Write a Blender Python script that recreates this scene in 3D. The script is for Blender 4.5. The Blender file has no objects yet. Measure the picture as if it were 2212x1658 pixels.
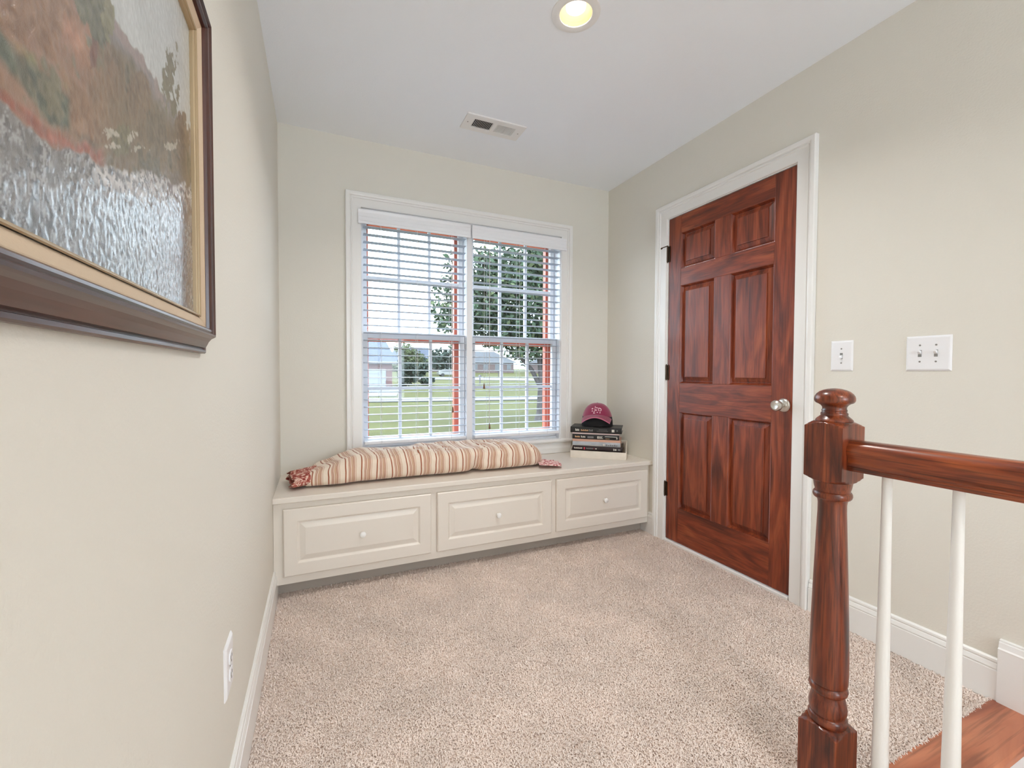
import bpy, bmesh, math, random
import numpy as np
from mathutils import Vector, Matrix
random.seed(7); RNG = np.random.default_rng(7)
PI = math.pi
scn = bpy.context.scene
COL = scn.collection

# ---------------------------------------------------------------- camera
CAM = np.array([0.1979, -2.7641, 1.067]); YAW, PIT, ROL, FPX = 0.4187, -0.0263, 0.0034, 940.09
_f = np.array([math.sin(YAW)*math.cos(PIT), math.cos(YAW)*math.cos(PIT), math.sin(PIT)])
_r0 = np.array([math.cos(YAW), -math.sin(YAW), 0.0]); _u0 = np.cross(_r0, _f)
_r = _r0*math.cos(ROL) + _u0*math.sin(ROL); _u = -_r0*math.sin(ROL) + _u0*math.cos(ROL)
cd = bpy.data.cameras.new('camera'); cam = bpy.data.objects.new('camera', cd); COL.objects.link(cam)
cd.sensor_fit = 'HORIZONTAL'; cd.sensor_width = 36.0; cd.lens = FPX/2212*36.0; cd.clip_start = 0.02; cd.clip_end = 800
cam.matrix_world = Matrix(((_r[0], _u[0], -_f[0], CAM[0]), (_r[1], _u[1], -_f[1], CAM[1]), (_r[2], _u[2], -_f[2], CAM[2]), (0, 0, 0, 1)))
scn.camera = cam

# ---------------------------------------------------------------- world / exposure
SKY = 8.5
LAMP_W = 9.5
wd = bpy.data.worlds.new('overcast_sky'); scn.world = wd; wd.use_nodes = True
wd.node_tree.nodes['Background'].inputs[0].default_value = (0.75, 0.88, 1.0, 1)
wd.node_tree.nodes['Background'].inputs[1].default_value = SKY
scn.view_settings.view_transform = 'Standard'; scn.view_settings.look = 'None'
scn.view_settings.gamma = 1.0; scn.view_settings.use_curve_mapping = False
scn.view_settings.exposure = 0.28
scn.cycles.max_bounces = 9; scn.cycles.diffuse_bounces = 7; scn.cycles.glossy_bounces = 3; scn.cycles.transparent_max_bounces = 16
scn.cycles.adaptive_threshold = 0.03
scn.cycles.caustics_reflective = False; scn.cycles.caustics_refractive = False
scn.cycles.sample_clamp_indirect = 6.0

W, H = 2.2285, 2.447          # room width, ceiling height
GZ = -1.2                     # ground outside

# ---------------------------------------------------------------- material helpers
def s2l(c):
    return tuple(((v/255.0)/12.92 if v/255.0 <= 0.04045 else ((v/255.0+0.055)/1.055)**2.4) for v in c)
def newmat(name):
    m = bpy.data.materials.new(name); m.use_nodes = True
    nt = m.node_tree; b = nt.nodes['Principled BSDF']
    return m, nt, b
def mat(name, col, rough=0.5, bump=0.0, bscale=60.0, vary=0.0, vscale=4.0, metal=0.0, spec=0.5, coat=0.0, sheen=0.0, bdet=4.0):
    m, nt, b = newmat(name)
    b.inputs['Base Color'].default_value = (*col, 1); b.inputs['Roughness'].default_value = rough
    b.inputs['Metallic'].default_value = metal; b.inputs['Specular IOR Level'].default_value = spec
    b.inputs['Coat Weight'].default_value = coat; b.inputs['Coat Roughness'].default_value = 0.15
    b.inputs['Sheen Weight'].default_value = sheen
    tc = nt.nodes.new('ShaderNodeTexCoord')
    if bump > 0:
        n = nt.nodes.new('ShaderNodeTexNoise'); n.inputs['Scale'].default_value = bscale; n.inputs['Detail'].default_value = bdet
        nt.links.new(tc.outputs['Object'], n.inputs['Vector'])
        bp = nt.nodes.new('ShaderNodeBump'); bp.inputs['Strength'].default_value = bump; bp.inputs['Distance'].default_value = 0.003
        nt.links.new(n.outputs['Fac'], bp.inputs['Height']); nt.links.new(bp.outputs[0], b.inputs['Normal'])
    if vary > 0:
        n2 = nt.nodes.new('ShaderNodeTexNoise'); n2.inputs['Scale'].default_value = vscale; n2.inputs['Detail'].default_value = 5
        nt.links.new(tc.outputs['Object'], n2.inputs['Vector'])
        r = nt.nodes.new('ShaderNodeValToRGB')
        r.color_ramp.elements[0].position = 0.3; r.color_ramp.elements[1].position = 0.7
        r.color_ramp.elements[0].color = (*[c*(1-vary) for c in col], 1); r.color_ramp.elements[1].color = (*[min(1, c*(1+vary)) for c in col], 1)
        nt.links.new(n2.outputs['Fac'], r.inputs[0]); nt.links.new(r.outputs[0], b.inputs['Base Color'])
    return m
def wood(name, dark, mid, light, axis='z', rough=0.3, coat=0.35, stretch=14.0, scale=9.0, pores=0.5, coarse=1.0):
    """stained timber with grain along the given axis"""
    m, nt, b = newmat(name); L = nt.links.new
    tc = nt.nodes.new('ShaderNodeTexCoord'); oi = nt.nodes.new('ShaderNodeObjectInfo')
    add = nt.nodes.new('ShaderNodeVectorMath'); add.operation = 'ADD'
    mul = nt.nodes.new('ShaderNodeMath'); mul.operation = 'MULTIPLY'; mul.inputs[1].default_value = 37.0
    L(oi.outputs['Random'], mul.inputs[0]); L(tc.outputs['Object'], add.inputs[0]); L(mul.outputs[0], add.inputs[1])
    def stretched(st, sc, det, dist):
        mp = nt.nodes.new('ShaderNodeMapping'); s = [1, 1, 1]; s['xyz'.index(axis)] = 1.0/st
        mp.inputs['Scale'].default_value = s; L(add.outputs[0], mp.inputs['Vector'])
        n = nt.nodes.new('ShaderNodeTexNoise'); n.inputs['Scale'].default_value = sc; n.inputs['Detail'].default_value = det
        n.inputs['Distortion'].default_value = dist; L(mp.outputs[0], n.inputs['Vector']); return n
    n1 = stretched(stretch*0.5, scale*coarse, 6, 1.6); n2 = stretched(stretch*1.6, scale*9, 3, 0.3)
    r = nt.nodes.new('ShaderNodeValToRGB'); e = r.color_ramp.elements
    e[0].position = 0.30; e[0].color = (*dark, 1); e[1].position = 0.72; e[1].color = (*light, 1)
    k = e.new(0.5); k.color = (*mid, 1)
    L(n1.outputs['Fac'], r.inputs[0])
    r2 = nt.nodes.new('ShaderNodeValToRGB'); r2.color_ramp.elements[0].position = 0.34; r2.color_ramp.elements[1].position = 0.52
    r2.color_ramp.elements[0].color = (1-pores, 1-pores, 1-pores, 1); r2.color_ramp.elements[1].color = (1, 1, 1, 1)
    L(n2.outputs['Fac'], r2.inputs[0])
    mx = nt.nodes.new('ShaderNodeMix'); mx.data_type = 'RGBA'; mx.blend_type = 'MULTIPLY'; mx.inputs[0].default_value = 1.0
    L(r.outputs[0], mx.inputs[6]); L(r2.outputs[0], mx.inputs[7]); L(mx.outputs[2], b.inputs['Base Color'])
    bp = nt.nodes.new('ShaderNodeBump'); bp.inputs['Strength'].default_value = 0.12; bp.inputs['Distance'].default_value = 0.001
    L(n2.outputs['Fac'], bp.inputs['Height']); L(bp.outputs[0], b.inputs['Normal'])
    b.inputs['Roughness'].default_value = rough; b.inputs['Coat Weight'].default_value = coat; b.inputs['Coat Roughness'].default_value = 0.18
    return m

M = {}
M['wall'] = mat('painted_wall', (0.745, 0.715, 0.645), 0.62, bump=0.25, bscale=140, spec=0.3)
M['ceil'] = mat('painted_ceiling', (0.885, 0.92, 0.965), 0.8, bump=0.15, bscale=160, spec=0.2)  # white ceiling; cool daylight cast put into the base colour
M['trim'] = mat('white_trim_paint', (0.83, 0.82, 0.80), 0.28, bump=0.03, bscale=25)
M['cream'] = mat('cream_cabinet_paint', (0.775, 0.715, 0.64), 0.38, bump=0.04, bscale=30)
M['kick'] = mat('toe_kick_shaded', (0.40, 0.35, 0.30), 0.5)  # shade under the bench put into this darker colour
M['carpet'] = mat('carpet_backing', (0.72, 0.61, 0.54), 0.95, bump=0.5, bscale=260, vary=0.10, vscale=5, spec=0.1)
M['pile'] = mat('carpet_yarn', (0.85, 0.735, 0.665), 0.95, vary=0.09, vscale=5.5, spec=0.1)
dk, md, lt = s2l((84, 32, 15)), s2l((130, 55, 28)), s2l((160, 80, 45))
M['door_v'] = wood('door_wood_upright', dk, md, lt, 'z', rough=0.38, coat=0.10, pores=0.38, scale=15, stretch=16)
M['door_h'] = wood('door_wood_level', dk, md, lt, 'y', rough=0.38, coat=0.10, pores=0.38, scale=15, stretch=12)
dk, md, lt = s2l((58, 20, 8)), s2l((112, 46, 21)), s2l((150, 74, 38))
M['oak_v'] = wood('newel_oak', dk, md, lt, 'z', rough=0.30, coat=0.32, pores=0.5, scale=30, stretch=22)
M['oak_y'] = wood('handrail_oak', dk, s2l((128, 54, 22)), s2l((176, 90, 44)), 'y', rough=0.3, coat=0.4, pores=0.55, scale=26, stretch=22)
M['tread'] = wood('tread_oak', s2l((120, 60, 40)), s2l((168, 96, 66)), s2l((196, 124, 90)), 'x', rough=0.4, coat=0.3, pores=0.4, scale=9)
M['frame_wood'] = wood('picture_frame_walnut', s2l((52, 24, 16)), s2l((84, 44, 32)), s2l((112, 64, 46)), 'y', rough=0.33, coat=0.3, pores=0.3)
M['frame_wood_v'] = wood('picture_frame_walnut_upright', s2l((52, 24, 16)), s2l((84, 44, 32)), s2l((112, 64, 46)), 'z', rough=0.33, coat=0.3, pores=0.3)
M['liner'] = mat('linen_liner', s2l((205, 182, 155)), 0.7, bump=0.2, bscale=400)
M['gold'] = mat('gold_bead', s2l((178, 154, 120)), 0.35, metal=0.2)
M['nickel'] = mat('satin_nickel', (0.66, 0.63, 0.58), 0.28, metal=1.0)
M['bronze'] = mat('dark_bronze', s2l((70, 55, 42)), 0.4, metal=0.8)
M['plastic'] = mat('white_plastic', (0.84, 0.84, 0.86), 0.3)
M['slot'] = mat('dark_slot', (0.04, 0.04, 0.04), 0.6)
M['screw'] = mat('screw_head', (0.30, 0.29, 0.28), 0.4, metal=0.6)
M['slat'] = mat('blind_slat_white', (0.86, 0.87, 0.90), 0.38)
M['slat_shaded'] = mat('blind_slat_shaded', (0.4346, 0.4838, 0.5658), 0.45)  # white slats with their bluish shade put into the base colour
M['cord'] = mat('blind_cord', (0.75, 0.74, 0.74), 0.8)
M['tassel'] = mat('wooden_tassel', s2l((120, 84, 60)), 0.5)
M['sash'] = mat('sash_white', (0.80, 0.80, 0.82), 0.35)
M['red'] = mat('brick_red_exterior_paint', s2l((206, 100, 76)), 0.5, vary=0.12, vscale=14)
M['dark'] = mat('duct_shade', (0.02, 0.02, 0.02), 0.8)
M['baffle'] = mat('lamp_baffle', (0.92, 0.74, 0.50), 0.45)  # warm lamplight on the baffle put into its colour
M['black'] = mat('black_cover', s2l((28, 29, 31)), 0.35, bump=0.05)
M['charcoal'] = mat('charcoal_cover', s2l((52, 56, 58)), 0.45)
M['maroonbook'] = mat('dark_maroon_cover', s2l((34, 18, 22)), 0.35)
M['silver'] = mat('silver_dust_jacket', s2l((172, 176, 182)), 0.22, vary=0.15, vscale=20)
M['copper'] = mat('copper_dust_jacket', s2l((205, 160, 138)), 0.4)
M['pages'] = mat('book_pages', s2l((214, 204, 196)), 0.8, bump=0.5, bscale=500)
M['pink'] = mat('pale_pink_board', s2l((214, 190, 186)), 0.5)
M['card'] = mat('cream_cardboard', s2l((226, 216, 202)), 0.7, vary=0.05, vscale=20)
M['ink'] = mat('spine_print_pale', s2l((205, 200, 190)), 0.6)
M['ink_warm'] = mat('spine_print_tan', s2l((200, 160, 120)), 0.6)
M['ink_red'] = mat('spine_print_red', s2l((190, 60, 75)), 0.6)
M['ink_grey'] = mat('spine_print_grey', s2l((120, 118, 118)), 0.6)
M['maroon'] = mat('maroon_cap_cloth', s2l((138, 38, 72)), 0.85, bump=0.3, bscale=600, sheen=0.3)
M['maroon_edge'] = mat('maroon_cap_edge', s2l((196, 110, 135)), 0.8)
M['capblack'] = mat('cap_near_black', (0.012, 0.012, 0.014), 0.9)  # near-black for the visor underside and lower part of the crown
M['emblem'] = mat('cap_thread', s2l((226, 196, 204)), 0.7)
M['grass'] = mat('lawn_grass', (0.0467, 0.0458, 0.0107), 0.9, bump=0.6, bscale=8, vary=0.22, vscale=0.35, spec=0.1)
M['street'] = mat('pale_concrete', (0.0759, 0.0759, 0.0792), 0.85, vary=0.08, vscale=0.8)
M['asphalt'] = mat('grey_street', (0.0804, 0.0804, 0.087), 0.85, vary=0.08, vscale=0.6)
M['bark'] = mat('tree_bark', (0.0563, 0.0482, 0.0467), 0.9, bump=0.8, bscale=14, vary=0.3, vscale=8)
def leafmat(name, c):
    m = mat(name, c, 0.7, vary=0.35, vscale=0.9, spec=0.2)
    return m
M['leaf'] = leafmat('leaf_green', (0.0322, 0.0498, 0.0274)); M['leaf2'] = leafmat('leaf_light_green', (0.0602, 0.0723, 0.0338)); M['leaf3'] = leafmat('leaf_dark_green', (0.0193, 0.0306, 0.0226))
M['brick'] = mat('house_brick', (0.0858, 0.0395, 0.0362), 0.85, vary=0.2, vscale=2)
M['brick2'] = mat('pink_brick', (0.0966, 0.0684, 0.0644), 0.85, vary=0.15, vscale=2)
M['shingle'] = mat('slate_blue_shingle', (0.0362, 0.0429, 0.0626), 0.85, vary=0.15, vscale=1.5)
M['shingle2'] = mat('grey_shingle', (0.0395, 0.0395, 0.0448), 0.85, vary=0.15, vscale=1.5)
M['housewhite'] = mat('house_white_paint', (0.1451, 0.1484, 0.1583), 0.6)
M['housewin'] = mat('dark_house_glass', (0.03, 0.035, 0.04), 0.1)
M['carpaint'] = mat('pale_car_paint', (0.1286, 0.1286, 0.1206), 0.25, coat=0.5)
M['tyre'] = mat('black_tyre', (0.02, 0.02, 0.02), 0.8)
M['postgrey'] = mat('mailbox_dark', (0.06, 0.05, 0.06), 0.6)

def glass():
    m, nt, b = newmat('window_glass'); nt.nodes.remove(b); L = nt.links.new
    out = nt.nodes['Material Output']; t = nt.nodes.new('ShaderNodeBsdfTransparent'); g = nt.nodes.new('ShaderNodeBsdfGlossy')
    t.inputs[0].default_value = (0.95, 0.97, 0.97, 1); g.inputs['Roughness'].default_value = 0.02
    lw = nt.nodes.new('ShaderNodeLayerWeight'); lw.inputs[0].default_value = 0.5; pw = nt.nodes.new('ShaderNodeMath'); pw.operation = 'POWER'; pw.inputs[1].default_value = 5.0; L(lw.outputs['Facing'], pw.inputs[0])
    fr = nt.nodes.new('ShaderNodeMath'); fr.operation = 'MULTIPLY_ADD'; fr.inputs[1].default_value = 0.5; fr.inputs[2].default_value = 0.02; L(pw.outputs[0], fr.inputs[0])
    mx = nt.nodes.new('ShaderNodeMixShader'); L(fr.outputs[0], mx.inputs[0]); L(t.outputs[0], mx.inputs[1]); L(g.outputs[0], mx.inputs[2]); L(mx.outputs[0], out.inputs[0])
    return m
M['glass'] = glass()
def emit(name, c, s):
    m, nt, b = newmat(name); b.inputs['Base Color'].default_value = (0.8, 0.8, 0.8, 1)
    b.inputs['Emission Color'].default_value = (*c, 1); b.inputs['Emission Strength'].default_value = s
    return m
M['bulb'] = emit('lit_bulb', (1.0, 0.86, 0.62), 2.2)

# ---------------------------------------------------------------- mesh helpers
def tag(o, label=None, cat=None, group=None, kind=None):
    if label: o['label'] = label
    if cat: o['category'] = cat
    if group: o['group'] = group
    if kind: o['kind'] = kind
    return o
def empty(name, loc=(0, 0, 0), label=None, cat=None, group=None, kind=None):
    o = bpy.data.objects.new(name, None); o.empty_display_size = 0.05; COL.objects.link(o); o.location = loc
    return tag(o, label, cat, group, kind)
def base_of(parent):
    v = Vector((0, 0, 0))
    while parent is not None:
        v += Vector(parent.location); parent = parent.parent
    return v
def link(name, me, material, parent=None, loc=None):
    o = bpy.data.objects.new(name, me)
    if material is not None and len(me.materials) == 0: me.materials.append(material)
    COL.objects.link(o)
    if parent is not None: o.parent = parent
    if loc is not None: o.location = loc
    return o
def mesh(name, verts, faces, material, parent=None, smooth=False, angle=None):
    """verts in room coordinates; stored relative to the parent thing"""
    off = base_of(parent)
    me = bpy.data.meshes.new(name)
    me.from_pydata([(v[0]-off.x, v[1]-off.y, v[2]-off.z) for v in verts], [], faces); me.update()
    bm = bmesh.new(); bm.from_mesh(me); bmesh.ops.recalc_face_normals(bm, faces=bm.faces[:])
    if smooth:
        for f in bm.faces: f.smooth = True
        if angle is not None:
            for e in bm.edges:
                if len(e.link_faces) == 2 and e.calc_face_angle(0) > angle: e.smooth = False
    bm.to_mesh(me); bm.free()
    return link(name, me, material, parent)
class G:
    """collects shapes for one mesh"""
    def __init__(s): s.v = []; s.f = []
    def add(s, v, f):
        k = len(s.v); s.v += [tuple(map(float, q)) for q in v]; s.f += [tuple(i+k for i in q) for q in f]; return s
    def box(s, x0, x1, y0, y1, z0, z1):
        return s.add([(x0, y0, z0), (x1, y0, z0), (x1, y1, z0), (x0, y1, z0), (x0, y0, z1), (x1, y0, z1), (x1, y1, z1), (x0, y1, z1)],
                     [(0, 3, 2, 1), (4, 5, 6, 7), (0, 1, 5, 4), (1, 2, 6, 5), (2, 3, 7, 6), (3, 0, 4, 7)])
    def cbox(s, x0, x1, y0, y1, z0, z1, c=0.002):
        """box with chamfered edges"""
        X, Y, Z = (x0, x1), (y0, y1), (z0, z1); v = []; idx = {}
        for i in (0, 1):
            for j in (0, 1):
                for k in (0, 1):
                    for a in range(3):
                        p = [X[i], Y[j], Z[k]]; sg = [(1, -1)[i], (1, -1)[j], (1, -1)[k]]
                        for b in range(3):
                            if b != a: p[b] += sg[b]*c
                        idx[(i, j, k, a)] = len(v); v.append(p)
        f = []
        def q(*t): f.append(tuple(idx[k] for k in t))
        for i in (0, 1): q((i, 0, 0, 0), (i, 1, 0, 0), (i, 1, 1, 0), (i, 0, 1, 0)); q((0, i, 0, 1), (1, i, 0, 1), (1, i, 1, 1), (0, i, 1, 1)); q((0, 0, i, 2), (1, 0, i, 2), (1, 1, i, 2), (0, 1, i, 2))
        for a in (0, 1):
            for b in (0, 1):
                q((0, a, b, 1), (1, a, b, 1), (1, a, b, 2), (0, a, b, 2)); q((a, 0, b, 0), (a, 1, b, 0), (a, 1, b, 2), (a, 0, b, 2)); q((a, b, 0, 0), (a, b, 1, 0), (a, b, 1, 1), (a, b, 0, 1))
                for c2 in (0, 1): q((a, b, c2, 0), (a, b, c2, 1), (a, b, c2, 2))
        return s.add(v, f)
    def lathe(s, prof, centre=(0, 0, 0), axis='z', n=40, cap=True):
        v = []; f = []; m = len(prof)
        for (r, h) in prof:
            for k in range(n):
                a = 2*PI*k/n; c, d = r*math.cos(a), r*math.sin(a)
                p = {'z': (c, d, h), 'x': (h, c, d), 'y': (c, h, d)}[axis]
                v.append((p[0]+centre[0], p[1]+centre[1], p[2]+centre[2]))
        for i in range(m-1):
            for k in range(n): f.append((i*n+k, i*n+(k+1) % n, (i+1)*n+(k+1) % n, (i+1)*n+k))
        if cap: f.append(tuple(range(n))); f.append(tuple((m-1)*n+k for k in range(n)))
        return s.add(v, f)
    def tube(s, p0, p1, r0, r1=None, n=8):
        r1 = r0 if r1 is None else r1; a, b = Vector(p0), Vector(p1); d = (b-a).normalized()
        u = d.orthogonal().normalized(); w = d.cross(u); v = []
        for (p, r) in ((a, r0), (b, r1)):
            for k in range(n): t = 2*PI*k/n; v.append(tuple(p + u*r*math.cos(t) + w*r*math.sin(t)))
        return s.add(v, [(k, (k+1) % n, n+(k+1) % n, n+k) for k in range(n)] + [tuple(range(n)), tuple(range(n, 2*n))])
    def sweep(s, pts, prof, to3d, closed=False):
        """moulding of profile (offset to the left of the path, height) along a mitred 2d path"""
        n = len(pts); m = len(prof); v = []; f = []
        P = [Vector(p) for p in pts]
        for i in range(n):
            dn = (P[(i+1) % n]-P[i]).normalized() if (closed or i < n-1) else None
            dp = (P[i]-P[i-1]).normalized() if (closed or i > 0) else None
            if dn is None: dn = dp
            if dp is None: dp = dn
            n1, n2 = Vector((-dp.y, dp.x)), Vector((-dn.y, dn.x)); mit = (n1+n2); mit = mit/(1+n1.dot(n2))
            for (o, h) in prof: q = P[i]+mit*o; v.append(to3d(q.x, q.y, h))
        for i in range(n if closed else n-1):
            j = (i+1) % n
            for k in range(m-1): f.append((i*m+k, i*m+k+1, j*m+k+1, j*m+k))
        if not closed: f.append(tuple(range(m))); f.append(tuple((n-1)*m+k for k in range(m)))
        return s.add(v, f)
    def loft(s, rings, cap=True):
        n = len(rings[0]); v = [p for r in rings for p in r]; f = []
        for i in range(len(rings)-1):
            for k in range(n): f.append((i*n+k, i*n+(k+1) % n, (i+1)*n+(k+1) % n, (i+1)*n+k))
        if cap: f.append(tuple(range(n))); f.append(tuple((len(rings)-1)*n+k for k in range(n)))
        return s.add(v, f)
    def build(s, name, material, parent=None, smooth=False, angle=None): return mesh(name, s.v, s.f, material, parent, smooth, angle)
SM = dict(smooth=True, angle=0.6)
def boxo(name, material, parent, *b, c=0.002): return G().cbox(*b, c=c).build(name, material, parent)

# ================================================================ SETTING
# walls
def struct(o): o['kind'] = 'structure'; return o
YR = -6.2
g = G(); g.box(-0.12, 0, YR, 0.14, -0.02, H+0.1); struct(g.build('wall_left', M['wall']))
# back wall with the window opening
OX0, OX1, OZ0, OZ1 = 0.437, 1.812, 0.565, 2.046
g = G(); g.box(0, OX0, 0, 0.14, -0.02, H+0.1); g.box(OX1, W+0.13, 0, 0.14, -0.02, H+0.1); g.box(OX0, OX1, 0, 0.14, -0.02, OZ0); g.box(OX0, OX1, 0, 0.14, OZ1, H+0.1)
struct(g.build('wall_back', M['wall']))
DY0, DY1, DZ = -0.6322, -1.4343, 2.032
g = G(); g.box(W, W+0.13, DY0+0.014, 0, -0.02, H+0.1); g.box(W, W+0.13, YR, DY1-0.014, -3.0, H+0.1); g.box(W, W+0.13, DY1-0.014, DY0+0.014, DZ+0.012, H+0.1)
g.box(W, W+0.13, DY1-0.014, DY0+0.014, -0.3, -0.02)
struct(g.build('wall_right', M['wall']))
# rear wall of the hall behind the camera, with an opening added out of view for daylight fill
g = G(); g.box(-0.12, 0.4, YR-0.12, YR, -3, H+0.1); g.box(W-0.4, W+0.13, YR-0.12, YR, -3, H+0.1); g.box(0.4, W-0.4, YR-0.12, YR, 2.1, H+0.1); g.box(0.4, W-0.4, YR-0.12, YR, -3, 0.5)
struct(g.build('wall_rear', M['wall']))
# ceiling with holes for the can lights
LX, LY = 1.113, -1.30
cans = [(LX, LY), (0.95, -3.7), (1.1, -5.2)]  # cans after the first are added behind the camera as fill
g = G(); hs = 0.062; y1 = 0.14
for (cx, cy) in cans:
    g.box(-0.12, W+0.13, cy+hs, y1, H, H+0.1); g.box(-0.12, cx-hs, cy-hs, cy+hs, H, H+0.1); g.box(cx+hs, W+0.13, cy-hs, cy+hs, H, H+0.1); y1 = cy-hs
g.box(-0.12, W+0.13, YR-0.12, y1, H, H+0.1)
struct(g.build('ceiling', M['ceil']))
# floor: carpet backing, with pile standing on it
EX, EY = 1.33, -2.118          # corner where the stairwell starts
g = G(); g.box(0, W+0.02, EY, 0, -0.3, -0.008); g.box(0, EX, YR, EY, -0.3, -0.008)
floor = struct(g.build('floor', M['carpet']))
def carpet_pile():
    def field(n, x0, x1, y0, y1):
        return np.stack([RNG.uniform(x0, x1, n), RNG.uniform(y0, y1, n)], 1)
    P = np.concatenate([field(70000, 0.016, W-0.016, -1.25, -0.40), field(105000, 0.016, W-0.016, EY-0.004, -1.25), field(28000, 0.016, EX-0.004, -2.6, EY), field(1500, EX+0.1, W-0.016, EY-0.002, EY+0.006)])
    n = len(P); a = RNG.uniform(0, 2*PI, n); L = RNG.uniform(0.006, 0.013, n); w = RNG.uniform(0.0010, 0.0016, n)
    curl = RNG.uniform(-1.3, 1.3, n); h = RNG.uniform(0.003, 0.0085, n)
    V = np.zeros((n, 4, 2, 3)); edge = np.zeros(n, bool); edge[-1500:] = True
    a = np.where(edge, -PI/2+0.5*a-PI*0.5+RNG.uniform(0, 0.2, n), a)
    x = P[:, 0].copy(); y = P[:, 1].copy(); ang = a.copy(); zz = [np.full(n, -0.0085), -0.0085+h*0.75, -0.0085+h, -0.0085+h*0.62]
    zz = [q+np.where(edge, 0.0035, 0.0) for q in zz]
    for k in range(4):
        px, py = -np.sin(ang), np.cos(ang)
        ww = w*(1.0, 1.1, 1.0, 0.5)[k]
        V[:, k, 0] = np.stack([x+px*ww, y+py*ww, zz[k]], 1); V[:, k, 1] = np.stack([x-px*ww, y-py*ww, zz[k]], 1)
        st = L*(0.22, 0.40, 0.38, 0)[k]; x = x+np.cos(ang)*st; y = y+np.sin(ang)*st; ang = ang+curl*0.6
    V[..., 0] = np.clip(V[..., 0], 0.0152, W-0.0152); vv = V.reshape(-1, 3)
    q = np.array([[0, 1, 3, 2], [2, 3, 5, 4], [4, 5, 7, 6]]); F = (np.arange(n)[:, None, None]*8+q[None]).reshape(-1, 4)
    me = bpy.data.meshes.new('carpet_pile'); me.vertices.add(len(vv)); me.vertices.foreach_set('co', vv.ravel().astype(np.float32))
    me.loops.add(F.size); me.loops.foreach_set('vertex_index', F.ravel().astype(np.int32)); me.polygons.add(len(F))
    me.polygons.foreach_set('loop_start', (np.arange(len(F))*4).astype(np.int32)); me.polygons.foreach_set('use_smooth', np.ones(len(F), bool)); me.update(calc_edges=True)
    o = link('carpet_pile', me, M['pile'], floor); o['kind'] = 'stuff'
carpet_pile()

# baseboards
BBP = [(0, 0), (0.015, 0), (0.015, 0.097), (0.0115, 0.0985), (0.0115, 0.102), (0.0145, 0.104), (0.010, 0.117), (0.0070, 0.119), (0.0070, 0.122), (0.0095, 0.124), (0.0085, 0.131), (0.004, 0.136), (0, 0.136)]
def base_l(q, y0, y1, name):
    pr = [(s, z-0.006 if z == 0 else z) for (s, z) in BBP]
    g = G()
    if q == 'L': g.sweep([(0, y0), (0, y1)], pr, lambda a, b, h: (a, b, h))     # y0 > y1 : left of path is +x
    else: g.sweep([(W, y1), (W, y0)], pr, lambda a, b, h: (a, b, h))
    return struct(g.build(name, M['trim']))
base_l('L', -0.415, YR, 'baseboard_left')
base_l('R', -0.415, -0.5366, 'baseboard_right')
base_l('R', -1.534, -2.136, 'baseboard_right')
# stair skirt board with moulded cap on the right wall
def skirt():
    root = struct(empty('trim_4', (W-0.02, -2.136, 0)))
    def top(y): return 0.172 if y > -2.42 else 0.172-(-2.42-y)*0.73
    ys = [-2.136, -2.42, -5.9]
    v = []; 
    for y in ys: v += [(W, y, top(y)), (W-0.02, y, top(y)), (W-0.02, y, min(top(y)-0.5, -0.03)), (W, y, min(top(y)-0.5, -0.03))]
    f = [(0, 1, 2, 3), (8, 9, 10, 11)]
    for i in (0, 1):
        for k in range(4): f.append((i*4+k, i*4+(k+1) % 4, i*4+4+(k+1) % 4, i*4+4+k))
    mesh('skirt_board', v, f, M['trim'], root)
    pr = [(0, 0), (0.020, 0), (0.0205, 0.004), (0.016, 0.008), (0.013, 0.024), (0.0095, 0.026), (0.0095, 0.031), (0, 0.033)]
    G().sweep([(-5.9, top(-5.9)), (-2.42, top(-2.42)), (-2.136, top(-2.136))], [(h, o) for (o, h) in pr], lambda a, b, h: (W-h, a, b)).build('cap_moulding', M['trim'], root)
skirt()

# ---- casing profile shared by door and window
CP = [(0, 0), (0, 0.009), (0.003, 0.0115), (0.048, 0.0130), (0.0505, 0.0185), (0.0555, 0.0190), (0.0575, 0.0145), (0.0600, 0.0150), (0.0640, 0.0225), (0.070, 0.0245), (0.084, 0.0245), (0.088, 0.021), (0.088, 0)]
# door casing on the right wall: path in (y,z), going up the near side so that outward lies on the left
def casing_door():
    g = G(); a, b, t = DY1-0.0093, DY0+0.0093, DZ+0.0065
    path = [(a, -0.006), (a, t), (b, t), (b, -0.006)]
    g.sweep(path, CP, lambda y, z, h: (W-h, y, z))
    return struct(g.build('trim_1', M['trim']))
casing_door()
def casing_window():
    g = G(); path = [(OX0, 0.587), (OX0, OZ1), (OX1, OZ1), (OX1, 0.587)]
    g.sweep(path, CP, lambda x, z, h: (x, -h, z))
    return struct(g.build('trim_2', M['trim']))
casing_window()
# window stool and apron
t3 = struct(empty('trim_3', (1.12, 0, 0.5)))
g = G(); pr = [(0.04, 0.563), (-0.030, 0.563), (-0.036, 0.567), (-0.038, 0.574), (-0.036, 0.582), (-0.030, 0.587), (0.04, 0.587)]
g.loft([[(x, y, z) for (y, z) in pr] for x in (0.330, 1.918)]); g.build('stool', M['trim'], t3)
g = G(); pr = [(0, 0.484), (-0.012, 0.484), (-0.014, 0.500), (-0.018, 0.520), (-0.018, 0.556), (-0.012, 0.563), (0, 0.563)]
g.loft([[(x, y, z) for (y, z) in pr] for x in (0.352, 1.898)]); g.build('apron', M['trim'], t3)

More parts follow.
